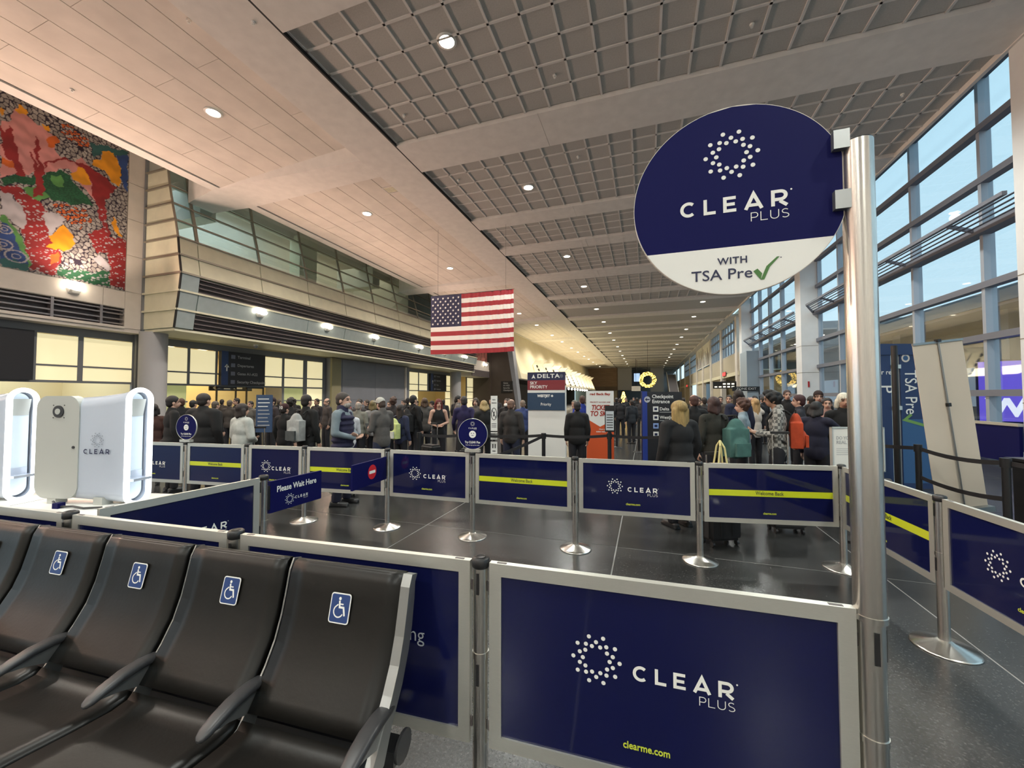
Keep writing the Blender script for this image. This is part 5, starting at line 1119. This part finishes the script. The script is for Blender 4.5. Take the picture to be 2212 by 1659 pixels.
M_lip = mat('lip_skin', (.32, .10, .09, 1), .5); M_eye = mat('eye_dark', (.03, .02, .018, 1), .3); M_brow = mat('brow_hair', (.05, .035, .025, 1), .8)
def bow_pt(p, bw):  # head and neck tip forward
    k = max(0, (p[2]-1.45)/.25); return (p[0], p[1]+bw*k, p[2]-bw*.35*k)
def make_hand(b, w, d, nrm):
    w = Vector(w); d = Vector(d).normalized(); n = Vector(nrm); n = (n-d*n.dot(d)).normalized(); s = d.cross(n)
    for k in (-.022, 0, .022): cap(b, tuple(w+s*k*.6), tuple(w+d*.085+s*k*1.25), .017, .0145, 10)
    for k, ln, r in ((-.030, .062, .0085), (-.010, .078, .0095), (.011, .084, .0095), (.031, .072, .009)):
        p = w+d*.088+s*k; q = p+(d*.9+n*.42).normalized()*ln*.5; e = q+(d*.55+n*.85).normalized()*ln*.5
        cap(b, tuple(p), tuple(q), r, r*.95, 8); cap(b, tuple(q), tuple(e), r*.95, r*.85, 8)
    p = w+d*.028+s*.026; q = p+(d*.55+s*.75+n*.25).normalized()*.040; e = q+(d*.85+s*.1+n*.45).normalized()*.032
    cap(b, tuple(p), tuple(q), .013, .0105, 8); cap(b, tuple(q), tuple(e), .0105, .0085, 8)
SH = 1.42
def body(pose):
    P = POSE[pose]; b = B(); bw = P['bow']; H = lambda p: bow_pt(p, bw)
    b.ell(H((0, -.008, 1.655)), (.074, .094, .094), 20, 14); b.ell(H((0, .022, 1.585)), (.056, .070, .072), 18, 12); b.ell(H((0, .040, 1.553)), (.036, .042, .030), 12, 8)
    cap(b, H((0, .088, 1.625)), H((0, .105, 1.594)), .009, .0135); b.ell(H((0, .082, 1.565)), (.026, .014, .014), 10, 8); b.ell(H((0, .070, 1.650)), (.055, .022, .014), 12, 8)
    for s in (-1, 1): b.ell(H((s*.076, -.01, 1.605)), (.010, .020, .032), 10, 8)
    cap(b, (0, -.015, 1.44), H((0, -.005, 1.56)), .060, .054)
    b.ell((0, -.005, 1.28), (.150, .100, .18)); b.ell((0, 0, 1.08), (.135, .095, .16)); b.ell((0, -.005, .95), (.155, .105, .13)); cap(b, (-.15, -.01, SH), (.15, -.01, SH), .058, .058)
    for s, arm in ((-1, P['L']), (1, P['R'])):
        e, w, d, n = arm; cap(b, (s*.175, -.01, SH-.01), e, .050, .039); cap(b, e, w, .039, .026); make_hand(b, w, d, n)
    for s, (lx, ly) in zip((-1, 1), P['legs']):
        kn = (lx*1.0, ly*.45+.02, .50); cap(b, (s*.085, 0, .90), kn, .080, .054); cap(b, kn, (lx, ly-.01, .09), .052, .036); cap(b, (lx, ly-.03, .05), (lx, ly+.12, .03), .034, .026)
    me = remesh(b, .0085, .22, [SK[0], M_lip, M_eye, M_brow], 'person')
    for p in me.polygons:
        c = p.center; k = max(0, (c.z-1.45)/.25); y = c.y-bw*k; z = c.z+bw*.35*max(0, (c.z-1.45)/.25)*1.0
        if y > .05:
            if abs(z-1.563) < .009 and abs(c.x) < .026: p.material_index = 1
            if abs(z-1.628) < .010 and .016 < abs(c.x) < .044: p.material_index = 2
            if abs(z-1.652) < .007 and .012 < abs(c.x) < .050: p.material_index = 3
    return me
def jacket(pose, kind):
    P = POSE[pose]; b = B(); k = {'jacket': 1.0, 'sweater': .93, 'coat': 1.02, 'puffer': 1.13, 'tank': .90}[kind]
    b.ell((0, -.008, 1.28), (.175*k, .125*k, .20), 24, 16); b.ell((0, .0, 1.06), (.168*k, .128*k, .24), 24, 16); b.ell((0, -.004, .92), (.180*k, .135*k, .18), 24, 16)
    if kind != 'tank': cap(b, (-.155, -.012, SH), (.155, -.012, SH), .070*k, .070*k); cap(b, (0, -.02, 1.43), (0, -.016, 1.49), .085, .073)
    else: cap(b, (-.08, -.012, SH), (.08, -.012, SH), .066, .066)
    zc = .80
    if kind == 'coat': zc = .42; b.cyl((0, 0, .95), (0, 0, .30), .178, .24, 24); 
    if kind != 'tank':
        for s, arm in ((-1, P['L']), (1, P['R'])):
            e, w, d, n = arm; e = Vector(e); w = Vector(w); w2 = e+(w-e)*.93
            cap(b, (s*.180, -.012, SH-.01), tuple(e), .068*k, .056*k); cap(b, tuple(e), tuple(w2), .056*k, .042*k)
    return remesh(b, .016, .5, [M_blackp], 'jacket', cut=[((0, 0, zc), (0, 0, -1))])
def trousers(pose):
    P = POSE[pose]; b = B(); b.ell((0, -.004, .93), (.168, .118, .13), 20, 12)
    for s, (lx, ly) in zip((-1, 1), P['legs']):
        kn = (lx, ly*.45+.02, .50); cap(b, (s*.088, 0, .88), kn, .096, .072); cap(b, kn, (lx, ly-.01, .10), .072, .062)
    return remesh(b, .018, .5, [M_blackp], 'trousers', cut=[((0, 0, .07), (0, 0, -1))])
def shoe_mesh():
    b = B(); cap(b, (0, -.045, .045), (0, .02, .05), .044, .042); cap(b, (0, .02, .045), (0, .15, .036), .042, .034); b.box(-.042, .042, -.085, .178, .0, .022)
    return remesh(b, .012, .5, [M_blackp], 'shoe', cut=[((0, 0, .0), (0, 0, -1))])
def hair(kind, bw):
    H = lambda p: bow_pt(p, bw); b = B(); cut = None; nm = 'hair'
    def face_cut(): 
        c = H((0, .072, 1.690)); return [(c, (0, .80, -.60))]
    if kind in ('short', 'curly', 'bald'):
        b.ell(H((0, -.016, 1.660)), (.081, .101, .097), 20, 14); b.ell(H((0, -.045, 1.605)), (.070, .066, .075), 16, 10)
        if kind == 'curly':
            rs = np.random.RandomState(4)
            for i in range(60):
                v = rs.randn(3); v /= np.linalg.norm(v); b.ell(H((v[0]*.078, -.018+v[1]*.098, 1.672+v[2]*.092)), .026+.012*rs.rand(), 8, 6)
        cut = face_cut()
        if kind == 'bald': cut = [(H((0, .02, 1.67)), (0, .6, .9)), (H((0, 0, 1.56)), (0, .4, -1))]
    if kind in ('long', 'pony', 'bob'):
        b.ell(H((0, -.018, 1.662)), (.087, .104, .098), 20, 14)
        if kind == 'pony': 
            cap(b, H((0, -.10, 1.68)), H((0, -.16, 1.62)), .035, .04); cap(b, H((0, -.16, 1.62)), (0, -.15, 1.38), .04, .02)
            cut = face_cut()
        else:
            zb = 1.30 if kind == 'long' else 1.50
            for s in (-1, -.5, 0, .5, 1): cap(b, H((s*.066, -.055+.02*abs(s), 1.62)), (s*.085, -.085+.05*abs(s), zb+.04*abs(s)), .045, .034)
    if kind in ('cap', 'beanie'):
        nm = 'hat'; b.ell(H((0, -.010, 1.672)), (.086, .106, .098), 20, 14)
        if kind == 'cap': b.ell(H((0, .115, 1.678)), (.066, .085, .012), 16, 8); 
        cut = [(H((0, 0, 1.655)), (0, .12 if kind == 'cap' else .25, -1))]
    me = remesh(b, .010, .35, [M_blackp], nm, cut=cut); return me
CACHE = {}
def cached(f, *a):
    k = (f.__name__,)+a
    if k not in CACHE: CACHE[k] = f(*a)
    return CACHE[k]
CM = {}
def cloth(c, rough=.85):
    if c not in CM: CM[c] = mat('cloth_%d_%d_%d' % c, rgb(*c), rough, noise=(9, .18), bump=(25, .15))
    return CM[c]
HM = {}
def hairmat(c):
    if c not in HM: HM[c] = mat('hair_%d_%d_%d' % c, rgb(*c), .6, noise=(22, .35), stretch=(3, 3, .4))
    return HM[c]
SHOE = None
def person(x, y, h, face, label, pose='stand', top='jacket', tc=(24, 23, 24), lc=(26, 26, 32), hk='short', hc=(38, 28, 22), skin=0, wide=1.0, beard=None, group=None, hat=None, sleeve=None):
    global SHOE
    s = h/1.755; bw = POSE[pose]['bow']
    o = O('person', cached(body, pose), None, (x, y, 0), (0, 0, math.radians(face)), (s*wide, s*wide, s), label=label, cat='person', group=group)
    def setm(ob, m): ob.material_slots[0].link = 'OBJECT'; ob.material_slots[0].material = m
    setm(o, SK[skin])
    if top:
        j = O({'sweater': 'sweater', 'coat': 'coat', 'tank': 'tank_top'}.get(top, 'jacket'), cached(jacket, pose, top), o); setm(j, cloth(tc))
    tr = O('trousers', cached(trousers, pose), o); setm(tr, cloth(lc))
    if SHOE is None: SHOE = shoe_mesh()
    for (lx, ly) in POSE[pose]['legs']:
        sh = O('shoe', SHOE, o, (lx, ly-.01, 0))
    if hk in ('cap', 'beanie'):
        hh = O('hair', cached(hair, 'bald', bw), o); setm(hh, hairmat(hc)); ht = O('hat', cached(hair, hk, bw), o); setm(ht, cloth(hat or (30, 28, 30)))
    elif hk: hh = O('hair', cached(hair, hk, bw), o); setm(hh, hairmat(hc))
    if hat and hk not in ('cap', 'beanie'):
        ht = O('hat', cached(hair, 'cap', bw), o); setm(ht, cloth(hat))
    if beard:
        b = B(); b.ell(bow_pt((0, .048, 1.553), bw), (.058, .064, .052), 14, 10); be = O('beard', remesh(b, .012, .6, [M_blackp], 'beard', cut=[(bow_pt((0, .05, 1.575), bw), (0, -.25, 1))]), o); setm(be, hairmat(beard))
    return o
def vest_over(o, c):
    k = ('vest',)
    if k not in CACHE:
        b = B()
        for i in range(7): 
            z = .84+.085*i; w = .192 if z < 1.2 else .195; b.ell((0, -.006, z), (w, .148, .056), 24, 10)
        cap(b, (-.125, -.012, 1.40), (.125, -.012, 1.40), .075, .075); cap(b, (0, -.02, 1.43), (0, -.016, 1.50), .088, .078); b.ell((0, 0, 1.1), (.180, .138, .32), 24, 12)
        CACHE[k] = remesh(b, .013, .5, [M_blackp], 'vest', cut=[((0, 0, .80), (0, 0, -1))])
    v = O('vest', CACHE[k], o); v.material_slots[0].link = 'OBJECT'; v.material_slots[0].material = cloth(c)
def plaid(o):
    m = mat('checked_cloth', (.25, .24, .22, 1), .9); n = m.node_tree; t = n.nodes.new('ShaderNodeTexCoord'); ck = n.nodes.new('ShaderNodeTexChecker')
    ck.inputs['Scale'].default_value = 24; ck.inputs['Color1'].default_value = (.34, .33, .30, 1); ck.inputs['Color2'].default_value = (.10, .10, .095, 1)
    n.links.new(t.outputs['Object'], ck.inputs['Vector']); n.links.new(ck.outputs['Color'], n.nodes['Principled BSDF'].inputs['Base Color'])
    for ch in o.children:
        if ch.name.startswith('sweater'): ch.material_slots[0].material = m
def pack_mesh():
    b = B(); b.ell((0, 0, .27), (.15, .085, .26), 20, 14); b.box(-.14, .14, -.075, .07, .04, .40); b.ell((0, -.07, .16), (.115, .06, .13), 16, 10); return remesh(b, .014, .45, [M_blackp], 'pack_body')
def backpack(o, c, label, side=0, size=1.0, c2=None):
    "pack worn on the back of a person (top-level: it is held, not part of the body)"
    s = o.scale[2]; f = o.rotation_euler.z; d = Vector((math.sin(f), -math.cos(f), 0)); r = Vector((math.cos(f), math.sin(f), 0))
    p = o.location + d*(.225*s) + r*side
    t = thing('backpack', label, 'backpack', (p.x, p.y, (1.44-.54*size)*s), f); t.scale = (s*size,)*3
    m = O('pack_body', cached(pack_mesh), t); m.material_slots[0].link = 'OBJECT'; m.material_slots[0].material = cloth(c)
    mk('front_pocket', B().box(-.10, .10, -.135, -.10, .06, .22), cloth(c2 or c), t)
    for sx in (-.09, .09): mk('shoulder_strap', B().tube([(sx, .06, .50), (sx, .12, .555), (sx*1.1, .27, .54), (sx*1.25, .345, .42), (sx*1.35, .33, .25), (sx*1.5, .12, .10)], .014, 8), cloth((18, 18, 18)), t)
    mk('top_handle', B().tube([(-.03, 0, .52), (-.02, 0, .56), (.02, 0, .56), (.03, 0, .52)], .008, 6), cloth((18, 18, 18)), t)
def suitcase(x, y, rz, c, label, h=.62, handle=True):
    t = thing('suitcase', label, 'suitcase', (x, y, 0), rz)
    b = B(); b.box(-.20, .20, -.12, .12, .06, h); me_ = b.mesh('case', cloth(c, .5)); bm = bmesh.new(); bm.from_mesh(me_); bmesh.ops.bevel(bm, geom=bm.edges[:], offset=.035, segments=3, affect='EDGES'); bm.to_mesh(me_); bm.free()
    O('case', me_, t); mk('zip_line', B().box(-.203, .203, -.004, .004, .10, h-.04), M_blackp, t)
    for sx in (-.15, .15):
        for sy in (-.08, .08): mk('wheel', B().cyl((sx-.012, sy, .03), (sx+.012, sy, .03), .03, n=14), M_blackp, t)
        if handle: mk('handle_tube', B().cyl((sx*.6, .09, h-.02), (sx*.6, .09, h+.40), .009, n=10), M_steel, t)
    if handle: mk('handle_grip', B().box(-.105, .105, .072, .108, h+.39, h+.42), M_blackp, t)
    for i in (-1, 1): mk('ribbing', B().box(.07*i-.006, .07*i+.006, -.127, -.118, .12, h-.06), cloth(c, .5), t)

BL, NV, GY = (20, 19, 20), (22, 24, 42), (62, 60, 60)
# left-hand crowd, near rank first
person(-7.88, 4.73, 1.68, -20, 'close-cropped man in a black coat, seen from behind left of the small round sign', top='coat', tc=BL, hc=(30, 25, 23))
person(-7.06, 4.70, 1.72, 15, 'broad man in a black padded jacket, right of the left small round sign', top='puffer', tc=(22, 21, 22), hc=(40, 33, 30), wide=1.15)
person(-8.75, 4.92, 1.53, 60, 'dark-haired woman in a rust brown coat right beside the glowing kiosk', top='jacket', tc=(66, 38, 30), hk='bob', hc=(26, 18, 16))
person(-10.3, 5.63, 1.56, 80, 'dark-haired head right of the kiosk, farther back than the brown coat', hc=(30, 24, 22), tc=(40, 34, 32))
person(-11.2, 6.9, 1.62, 70, 'brown-haired man behind the close-cropped man, facing left', hc=(70, 42, 28), tc=BL)
person(-6.34, 4.83, 1.55, -5, 'woman in a white fuzzy coat seen from behind, with dark brown hair', pose='fold', top='puffer', tc=(176, 178, 172), hk='bob', hc=(34, 24, 20), wide=1.06)
person(-6.74, 6.00, 1.52, 5, 'person in black with a dark maroon cap numbered 10, seen from behind', top='jacket', tc=(14, 13, 14), hk='beanie', hat=(52, 22, 24), hc=(30, 22, 20))
p = bpy.data.objects['person.006'] if 'person.006' in bpy.data.objects else None
if p: text('10', .10, M_white, p, (0, -.118, 1.665), rot=(PI/2, 0, 0), bold=.003)
person(-9.81, 8.32, 1.63, 170, 'person in a tall dark beanie above the blue notice board', hk='beanie', hat=(40, 24, 30), tc=(52, 44, 46))
o = person(-5.62, 5.45, 1.70, 0, 'dark-haired man in black seen from behind, wearing a pale grey backpack', tc=(13, 13, 13), hc=(28, 22, 18)); backpack(o, (150, 152, 150), 'pale grey backpack on the man in black left of the navy vest', c2=(70, 74, 74))
person(-8.13, 7.4, 1.62, 40, 'dark-haired traveller in black left of the man with the grey backpack', tc=(24, 22, 22), hk='curly', hc=(34, 28, 22))
o = person(-4.43, 5.0, 1.73, -75, 'grey-bearded man in a navy quilted vest over blue-grey sleeves, facing right', pose='fold', top='sweater', tc=(112, 124, 130), lc=(26, 27, 48), hc=(52, 44, 38), beard=(150, 142, 134), wide=1.10); vest_over(o, (32, 31, 58))
person(-5.41, 6.25, 1.49, 62, 'auburn-haired woman in a red cap and white top facing left', pose='phone', top='sweater', tc=(206, 208, 214), lc=(24, 24, 60), hk='pony', hc=(64, 26, 20), hat=(190, 28, 30))
o = person(-4.53, 6.08, 1.66, 75, 'man in grey jacket and white and black cap looking down at his phone', pose='phone', tc=(84, 80, 77), lc=(44, 50, 72), hk='cap', hat=(170, 168, 160), hc=(60, 44, 34))
mk('phone', B().box(-.04, .04, -.005, .005, -.07, .07), M_blackp, loc=(-4.90, 6.17, 1.10), rot=(-.6, 0, 1.2), label='black phone in the hands of the man in the grey hooded jacket', cat='phone')
suitcase(-4.72, 5.35, .5, (128, 130, 116), 'grey-green suitcase with a tall handle behind the woman in the red cap', .78)
o = person(-4.82, 7.1, 1.50, -10, 'dark-haired woman with a lime and white backpack, seen from behind', tc=(34, 40, 66), hk='long', hc=(36, 28, 24)); backpack(o, (190, 200, 130), 'lime and white backpack right of the grey hooded jacket', c2=(200, 200, 190))
person(-10.21, 10.29, 1.60, 180, 'dark-haired man facing the camera, far behind the grey backpack', tc=(44, 40, 42), skin=1)
person(-9.13, 9.60, 1.61, 160, 'bald man facing the camera, just left of the grey-bearded man', hk='bald', hc=(90, 80, 70), tc=(60, 54, 52))
person(-6.43, 7.75, 1.54, 20, 'bald man in a pale top between the red cap and the white cap', hk='bald', hc=(150, 140, 130), tc=(120, 118, 108))
o = person(-8.18, 9.92, 1.60, -20, 'dark-haired traveller with a dull grey backpack, behind the bald man in the pale top', tc=(60, 62, 64), hc=(28, 24, 22)); backpack(o, (86, 88, 92), 'dull grey backpack behind the bald man in the pale top')
person(-8.66, 10.81, 1.56, 150, 'traveller in a dark coat far behind the red cap', hc=(60, 48, 38), tc=(30, 28, 28))
person(-6.24, 8.04, 1.57, 10, 'woman with olive blonde hair and white sleeves, left of the grey hooded jacket', hk='bob', hc=(108, 94, 60), tc=(150, 150, 150), top='sweater')
person(-6.28, 8.9, 1.64, 30, 'curly brown-haired traveller right behind the white and black cap', hk='curly', hc=(70, 48, 38), tc=(44, 38, 38))
person(-8.10, 12.06, 1.55, 170, 'small dark-haired figure far back, right of the curly brown hair', tc=(30, 30, 32)); person(-8.23, 12.54, 1.60, 10, 'traveller in a black hat far back beside the grey shutter', hk='beanie', tc=BL)
o = person(-5.26, 8.26, 1.70, -15, 'tall dark-haired traveller in black with a bulky black backpack', tc=(17, 16, 17), hc=(20, 18, 18)); backpack(o, (19, 19, 20), 'bulky black backpack left of the red-haired woman', size=1.15)
person(-5.54, 9.22, 1.63, 40, 'brown-haired traveller between the bulky black backpack and the red-haired woman', hk='bob', hc=(76, 56, 40), tc=(70, 66, 62))
person(-5.87, 10.17, 1.53, 175, 'person in a dark hat facing the camera left of the red-haired woman', hk='beanie', hat=(28, 24, 22), tc=(96, 88, 84))
person(-4.69, 8.45, 1.61, -140, 'woman with long red hair and a bare shoulder in a black tank top', pose='fold', top='tank', tc=(14, 13, 14), hk='long', hc=(92, 16, 16))
person(-5.28, 10.7, 1.70, -60, 'black-haired man in a grey jacket right of the red-haired woman', hc=(22, 17, 16), tc=(100, 94, 90))
person(-5.0, 11.3, 1.60, 100, 'pale-capped traveller in a dark jacket beside the red-haired woman', hk='cap', hat=(160, 146, 136), tc=(34, 32, 32))
person(-3.82, 8.02, 1.68, 30, 'dark-haired man in a purple navy polo behind the middle round sign', pose='walk', top='sweater', tc=(34, 28, 68), hc=(44, 40, 38))
person(-4.46, 10.11, 1.63, -170, 'traveller in a dull brown jacket far behind the middle round sign', tc=(82, 74, 70), hc=(64, 54, 46), hk='bob')
person(-3.27, 7.87, 1.60, 35, 'blonde woman in a black top left of the narrow white sign pillar', pose='phone', tc=(17, 17, 17), hk='bob', hc=(150, 128, 84))
person(-3.65, 10.38, 1.61, 175, 'man with a white face mask facing the camera behind the narrow sign pillar', tc=(20, 20, 22), hc=(60, 46, 38))
mk('face_mask', B().ell((0, 0, 0), (.062, .035, .048), 14, 10), M_white, loc=(-3.64, 10.30, 1.43), label='white face mask on the man behind the narrow sign pillar', cat='mask')
person(-2.55, 7.55, 1.61, 0, 'bald man in dark grey jacket and jeans, left of the white airline tower', tc=(48, 45, 44), lc=(34, 38, 58), hk='bald', hc=(110, 84, 70), wide=1.08)
person(-3.12, 10.2, 1.57, 10, 'traveller in a blue jacket at the left edge of the white airline tower', tc=(52, 66, 112), hc=(120, 104, 90))
# middle
o = person(-1.29, 7.9, 1.57, 15, 'stout traveller in a black coat right of the white airline tower', top='puffer', tc=(17, 16, 17), hk='short', hc=(30, 26, 24)); 
person(-1.79, 10.48, 1.57, 165, 'grey-haired traveller in a pale jacket right of the white airline tower', tc=(130, 126, 112), hc=(110, 104, 94))
person(-1.51, 10.05, 1.69, 20, 'man in a bright blue jacket left of the orange poster', tc=(36, 54, 140), hc=(70, 44, 34))
for x, y, h, f, c in ((-.96, 16.57, 1.60, 0, (30, 30, 34)), (-.93, 20.8, 1.62, 180, (24, 26, 32)), (-.47, 14.62, 1.55, 30, (34, 38, 44)), (-.44, 23.1, 1.60, 0, (28, 28, 30)), (-.19, 17.9, 1.58, 170, (40, 40, 44)), (-1.3, 19.0, 1.6, 20, (22, 22, 25)), (.2, 20.5, 1.66, 0, (26, 28, 34)), (-.7, 26., 1.62, 180, (30, 34, 40)), (-1.6, 24, 1.6, 0, (24, 24, 26)), (.1, 27.5, 1.6, 10, (34, 32, 34))):
    person(x, y, h, f, 'distant traveller in dark clothes in the far queue left of the checkpoint board', tc=c, group='distant travellers left of the checkpoint board')
# right-hand crowd
person(.40, 5.55, 1.61, 35, 'woman with long blonde hair in a long black coat, seen from behind', top='coat', tc=(21, 21, 23), hk='long', hc=(146, 122, 74), wide=1.2)
person(.83, 7.88, 1.70, 15, 'balding man in a black coat seen from behind, right of the blonde woman', top='jacket', tc=(14, 14, 15), hk='bald', hc=(74, 46, 38))
o = person(.95, 6.55, 1.66, 30, 'brown-haired woman in a dark olive coat wearing a teal backpack', top='jacket', tc=(40, 39, 32), hk='bob', hc=(58, 36, 32)); backpack(o, (66, 104, 98), 'big teal green backpack on the woman in the olive coat', side=.20, size=1.2)
person(1.47, 7.25, 1.62, 75, 'youth with curly brown hair in a pale blue hooded sweater, facing left', top='jacket', tc=(132, 148, 158), hk='curly', hc=(74, 46, 34))
person(1.77, 9.03, 1.80, 10, 'tall person with long dark hair in a navy jacket', top='jacket', tc=(28, 34, 58), hk='long', hc=(36, 26, 24))
person(2.90, 12.7, 1.69, 170, 'dark-haired traveller behind the blonde woman with raised arms', hc=(26, 22, 24), tc=(24, 24, 30))
person(2.35, 10.3, 1.62, 25, 'blonde woman in a white jumper holding both hands to her head', pose='raise', top='sweater', tc=(196, 188, 178), hk='long', hc=(176, 142, 96))
o = person(1.78, 6.62, 1.76, 78, 'black-haired man in a checked grey shirt leaning over his phone, facing left', pose='phone', top='sweater', tc=(116, 112, 104), hk='curly', hc=(16, 14, 14), skin=1); plaid(o); backpack(o, (170, 62, 28), 'bright orange backpack on the man in the checked shirt')
person(3.32, 11.45, 1.83, 175, 'young man in a black top facing the camera in front of the window pillar', tc=(18, 17, 18), hc=(56, 34, 26))
person(2.62, 8.45, 1.70, 72, 'man with dark red hair in a grey-navy sweater, facing left', top='sweater', tc=(44, 44, 52), hc=(58, 24, 26), hk='short')
person(3.56, 10.7, 1.68, 20, 'dark-haired traveller behind the red-haired man', tc=(40, 40, 38), hc=(34, 30, 26))
person(3.43, 9.91, 1.78, 170, 'man in a dark flat cap facing the camera right of the pillar', hk='beanie', hat=(44, 28, 26), tc=(26, 24, 26))
person(2.42, 7.1, 1.60, -40, 'black-haired person in a navy coat stretching an arm to the right', pose='reach', top='jacket', tc=(25, 26, 46), hk='bob', hc=(15, 14, 16))
person(3.30, 9.13, 1.64, 165, 'woman with dark hair in a pinkish scarf facing the camera', hk='pony', tc=(150, 116, 108), hc=(34, 26, 24))
person(2.83, 7.25, 1.72, 172, 'white-haired woman in a black top facing the camera, left of the tall pole', top='jacket', tc=(15, 14, 15), hk='bob', hc=(205, 200, 182), skin=1)
person(3.97, 9.78, 1.56, 0, 'grey-haired head half hidden behind the tall pole', tc=(40, 42, 42), hc=(90, 92, 88))
for x, y, h, f, c in ((1.26, 10.98, 1.66, 170, (34, 32, 34)), (1.68, 13.2, 1.64, 10, (60, 54, 50)), (2.33, 14.5, 1.67, 175, (44, 42, 44)), (2.19, 12.3, 1.71, 160, (70, 64, 56)), (1.25, 15.2, 1.63, 20, (36, 34, 36)), (2.84, 18.9, 1.62, 0, (52, 50, 52)), (3.9, 16.0, 1.66, 30, (30, 30, 34)), (3.0, 13.4, 1.6, 200, (48, 44, 42))):
    person(x, y, h, f, 'half-hidden traveller in the back of the right-hand crowd', tc=c, hc=(44, 34, 28), group='half-hidden travellers in the right-hand crowd')
person(5.0, 10.66, 1.58, 20, 'traveller in dark red behind the leg of the blue gateway', tc=(70, 26, 28), hc=(26, 22, 22)); person(6.0, 12.6, 1.61, 0, 'traveller in grey beyond the blue gateway', tc=(80, 78, 76), hc=(40, 34, 30))
for x, y, h, f, c in ((-12.58, 11.61, 1.58, 40, (30, 28, 30)), (-11.67, 12.97, 1.56, 160, (70, 66, 64)), (-8.2, 13.08, 1.52, 180, (60, 56, 54)), (-7.72, 14.3, 1.55, 20, (34, 34, 38)), (-8.15, 16.26, 1.57, 0, (46, 44, 46)), (-5.91, 14.9, 1.56, 170, (30, 30, 32)), (-7.06, 18.74, 1.58, 10, (52, 50, 52)), (-15.17, 10.74, 1.56, 30, (60, 52, 44)), (-14.0, 12.19, 1.55, 0, (28, 28, 30)), (-12., 9.69, 1.56, 170, (40, 38, 40)), (-11.91, 8.67, 1.56, 20, (64, 58, 54)), (-12.22, 9.09, 1.62, 160, (24, 24, 26)), (-11.33, 8.87, 1.53, 190, (90, 86, 80)), (-10.26, 7.11, 1.55, 0, (28, 28, 28)), (-11.34, 7.28, 1.57, 10, (110, 104, 98)), (-6.9, 11.5, 1.6, 0, (26, 26, 30)), (-9.6, 12.6, 1.62, 15, (38, 34, 36)), (-6.6, 9.2, 1.55, 170, (30, 28, 28)), (-7.3, 8.8, 1.58, 200, (56, 50, 50)), (-4.2, 12.2, 1.6, 0, (34, 34, 38)), (-3.4, 13.5, 1.62, 180, (40, 40, 44))):
    person(x, y, h, f, 'half-hidden traveller in the back of the left-hand crowd', tc=c, hc=((44, 34, 28), (28, 24, 22), (80, 70, 60))[int(abs(x*7)) % 3], group='half-hidden travellers in the left-hand crowd')
for grp, word_ in (('half-hidden travellers in the left-hand crowd', 'back of the left-hand crowd'), ('half-hidden travellers in the right-hand crowd', 'back of the right-hand crowd'), ('distant travellers left of the checkpoint board', 'far queue left of the checkpoint board')):
    L_ = sorted([q for q in C.objects if q.get('group') == grp], key=lambda q: q.location.x/q.location.y)
    for i_, q in enumerate(L_): q['label'] = 'traveller in the %s, %s from the left' % (word_, 'first' if i_ == 0 else ORD[i_])
# bags in the crowd
suitcase(.78, 5.05, .5, (24, 24, 26), 'black suitcase on wheels behind the back row, beside the blonde woman in black', .60)
suitcase(1.62, 5.75, .2, (27, 26, 27), 'tall black suitcase under the man in the checked shirt', .80)
suitcase(-6.55, 5.25, .3, (20, 20, 22), 'black suitcase behind the woman in the white coat', .70); suitcase(-4.0, 6.9, -.4, (26, 26, 27), 'black suitcase right of the grey hooded jacket', .72)
suitcase(-3.2, 7.0, .2, (22, 22, 23), 'black suitcase left of the narrow white sign pillar', .66); suitcase(2.75, 6.3, -.3, (34, 34, 35), 'dark grey suitcase in front of the navy coat', .62)
t = thing('paper_bag', 'brown paper bag with yellow handles beside the olive coat', 'bag', (.80, 5.05, .60), .3); mk('bag_body', B().box(-.10, .10, -.06, .06, 0, .30), mat('kraft_paper', (.42, .30, .22, 1), .8), t)
for s in (-1, 1): mk('handle', B().tube([(-.05, s*.055, .29), (-.02, s*.04, .50), (.0, 0, .56), (.03, s*.04, .48), (.05, s*.055, .29)], .010, 6), mat('yellow_ribbon', (.62, .56, .25, 1), .6), t)
